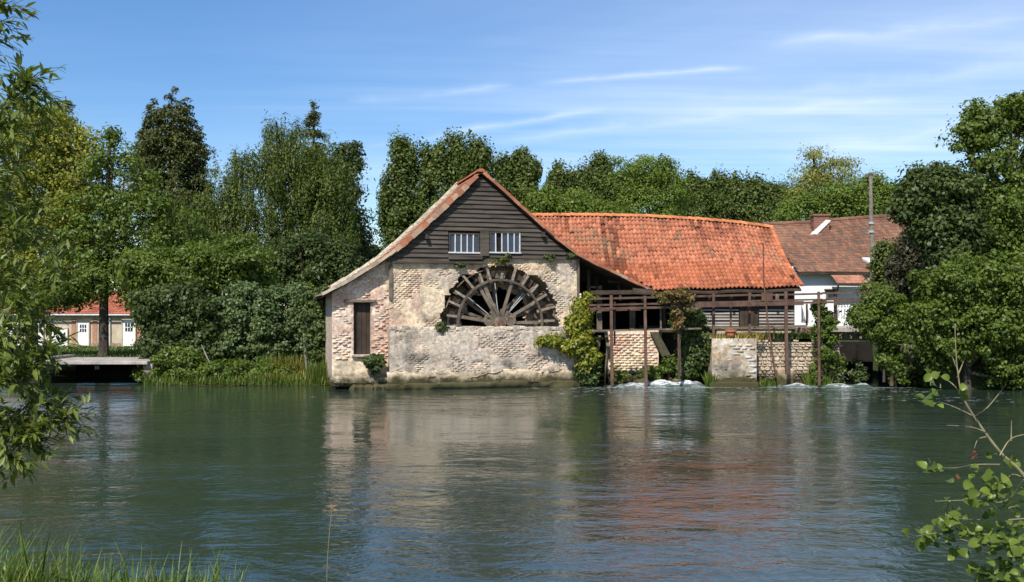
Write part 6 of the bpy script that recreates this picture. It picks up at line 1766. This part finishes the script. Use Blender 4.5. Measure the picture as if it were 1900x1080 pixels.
# alder sapling at the right edge
ald = wthing('alder_sapling', 'near alder sapling with round bright leaves in the lower right corner', 'sapling', (P(1960, 0, 5.0).x, 5.0, 1.0))
DA = 5.0; b = MB(); leaves = []
def A3(px, py, dd=0.0): return P(px, py, DA + dd)
main = smooth_path([A3(1965, 1010), A3(1905, 890), A3(1855, 838), A3(1812, 780), A3(1786, 735), A3(1777, 690), A3(1773, 640), A3(1772, 600)], 8)
b.tube(main, [max(.0022, .0105 * (1 - i / len(main))) for i in range(len(main))], 7)
twigs = [[(1806, 772), (1775, 757), (1750, 748), (1735, 748)], [(1788, 738), (1770, 715), (1752, 702), (1730, 690)], [(1806, 775), (1830, 758), (1850, 735), (1866, 714)], [(1825, 800), (1800, 792), (1757, 789)],
         [(1833, 810), (1815, 815), (1808, 832)], [(1855, 845), (1875, 815), (1905, 805), (1940, 795)], [(1876, 818), (1877, 780)], [(1858, 862), (1810, 862), (1775, 868), (1740, 868)],
         [(1900, 890), (1865, 930), (1800, 928), (1735, 930)], [(1762, 930), (1755, 950), (1756, 962)], [(1930, 960), (1850, 965), (1770, 962)], [(1940, 1010), (1860, 1020), (1800, 1005), (1740, 990), (1700, 995)],
         [(1940, 1050), (1870, 1050), (1820, 1030), (1770, 1010)], [(1950, 1000), (1910, 960), (1880, 940), (1860, 955)], [(1950, 1060), (1890, 1075), (1840, 1070)], [(1905, 890), (1880, 880), (1860, 895), (1840, 905)],
         [(1960, 990), (1925, 930), (1905, 905)], [(1745, 720), (1745, 712)], [(1778, 690), (1766, 660), (1755, 640)], [(1776, 700), (1788, 670), (1796, 650)]]
for tw in twigs:
    pth = smooth_path([A3(px, py, rr.uniform(-.12, .12)) for px, py in tw], 5); m = len(pth)
    b.tube(pth, [max(.0013, .0036 * (1 - .7 * i / m)) for i in range(m)], 5)
b.build('stems', M_TWIG, ald)
clusters = [((1733, 700), 4, 16), ((1742, 742), 4, 14), ((1720, 738), 3, 12), ((1735, 868), 5, 14), ((1715, 872), 3, 8), ((1868, 855), 3, 10), ((1825, 880), 10, 34), ((1848, 905), 9, 30), ((1800, 915), 6, 26), ((1830, 935), 6, 28),
            ((1760, 955), 12, 28), ((1740, 990), 12, 30), ((1705, 996), 8, 20), ((1790, 985), 12, 34), ((1830, 1010), 14, 36), ((1870, 990), 14, 36), ((1890, 1030), 16, 40), ((1850, 1055), 16, 40), ((1895, 1065), 14, 36), ((1885, 960), 8, 30), ((1770, 1020), 5, 22), ((1825, 1070), 8, 26), ((1895, 910), 4, 26), ((1784, 730), 3, 8)]
for (px, py), n_, sp in clusters:
    for k in range(int(n_ * 1.5)):
        p = A3(px + rr.gauss(0, sp * .55), py + rr.gauss(0, sp * .5), rr.uniform(-.18, .18))
        leaves.append((tuple(p), (rr.uniform(-1, 1), rr.uniform(-1, .6), rr.uniform(-.7, .7)), (rr.uniform(-.6, .6), rr.uniform(-.9, .1), rr.uniform(.3, 1)), rr.uniform(.032, .068)))
put_leaves('foliage', ROUND, leaves, L_ALDER, ald, rng)
b = MB()
for px, py in ((1808, 842), (1778, 885), (1806, 848)):
    c = A3(px, py)
    for k in range(9):
        dv = Vector((rr.gauss(0, 1), rr.gauss(0, 1), rr.gauss(0, 1))).normalized() * .018; b.tube([c, c + dv], [.006, .002], 5)
b.build('dry_cones', surf('dry_cone', (.08, .03, .02), (.14, .06, .035), 30, .9, .001), ald)

# dry flower head on a thin stalk
ds = wthing('dry_flower_stalk', 'single thin stalk with reddish dry flower head before the water', 'flower', (P(606, 0, 5.3).x, 5.3, 1.0))
b = MB(); sp_ = smooth_path([P(606, 1130, 5.3), P(607, 1050, 5.3), P(612, 980, 5.3), P(616, 945, 5.3)], 5); b.tube(sp_, .0018, 5); b.build('stalk', M_TWIG, ds)
b = MB(); c = P(616, 942, 5.3)
for k in range(26):
    dv = Vector((rr.gauss(0, 1), rr.gauss(0, 1), rr.gauss(.2, .8))).normalized() * rr.uniform(.015, .032)
    b.tube([c, c + dv], [.0016, .0026], 4)
b.build('flower_head', surf('dry_flower', (.16, .09, .06), (.28, .18, .12), 30, .9, .0005), ds)
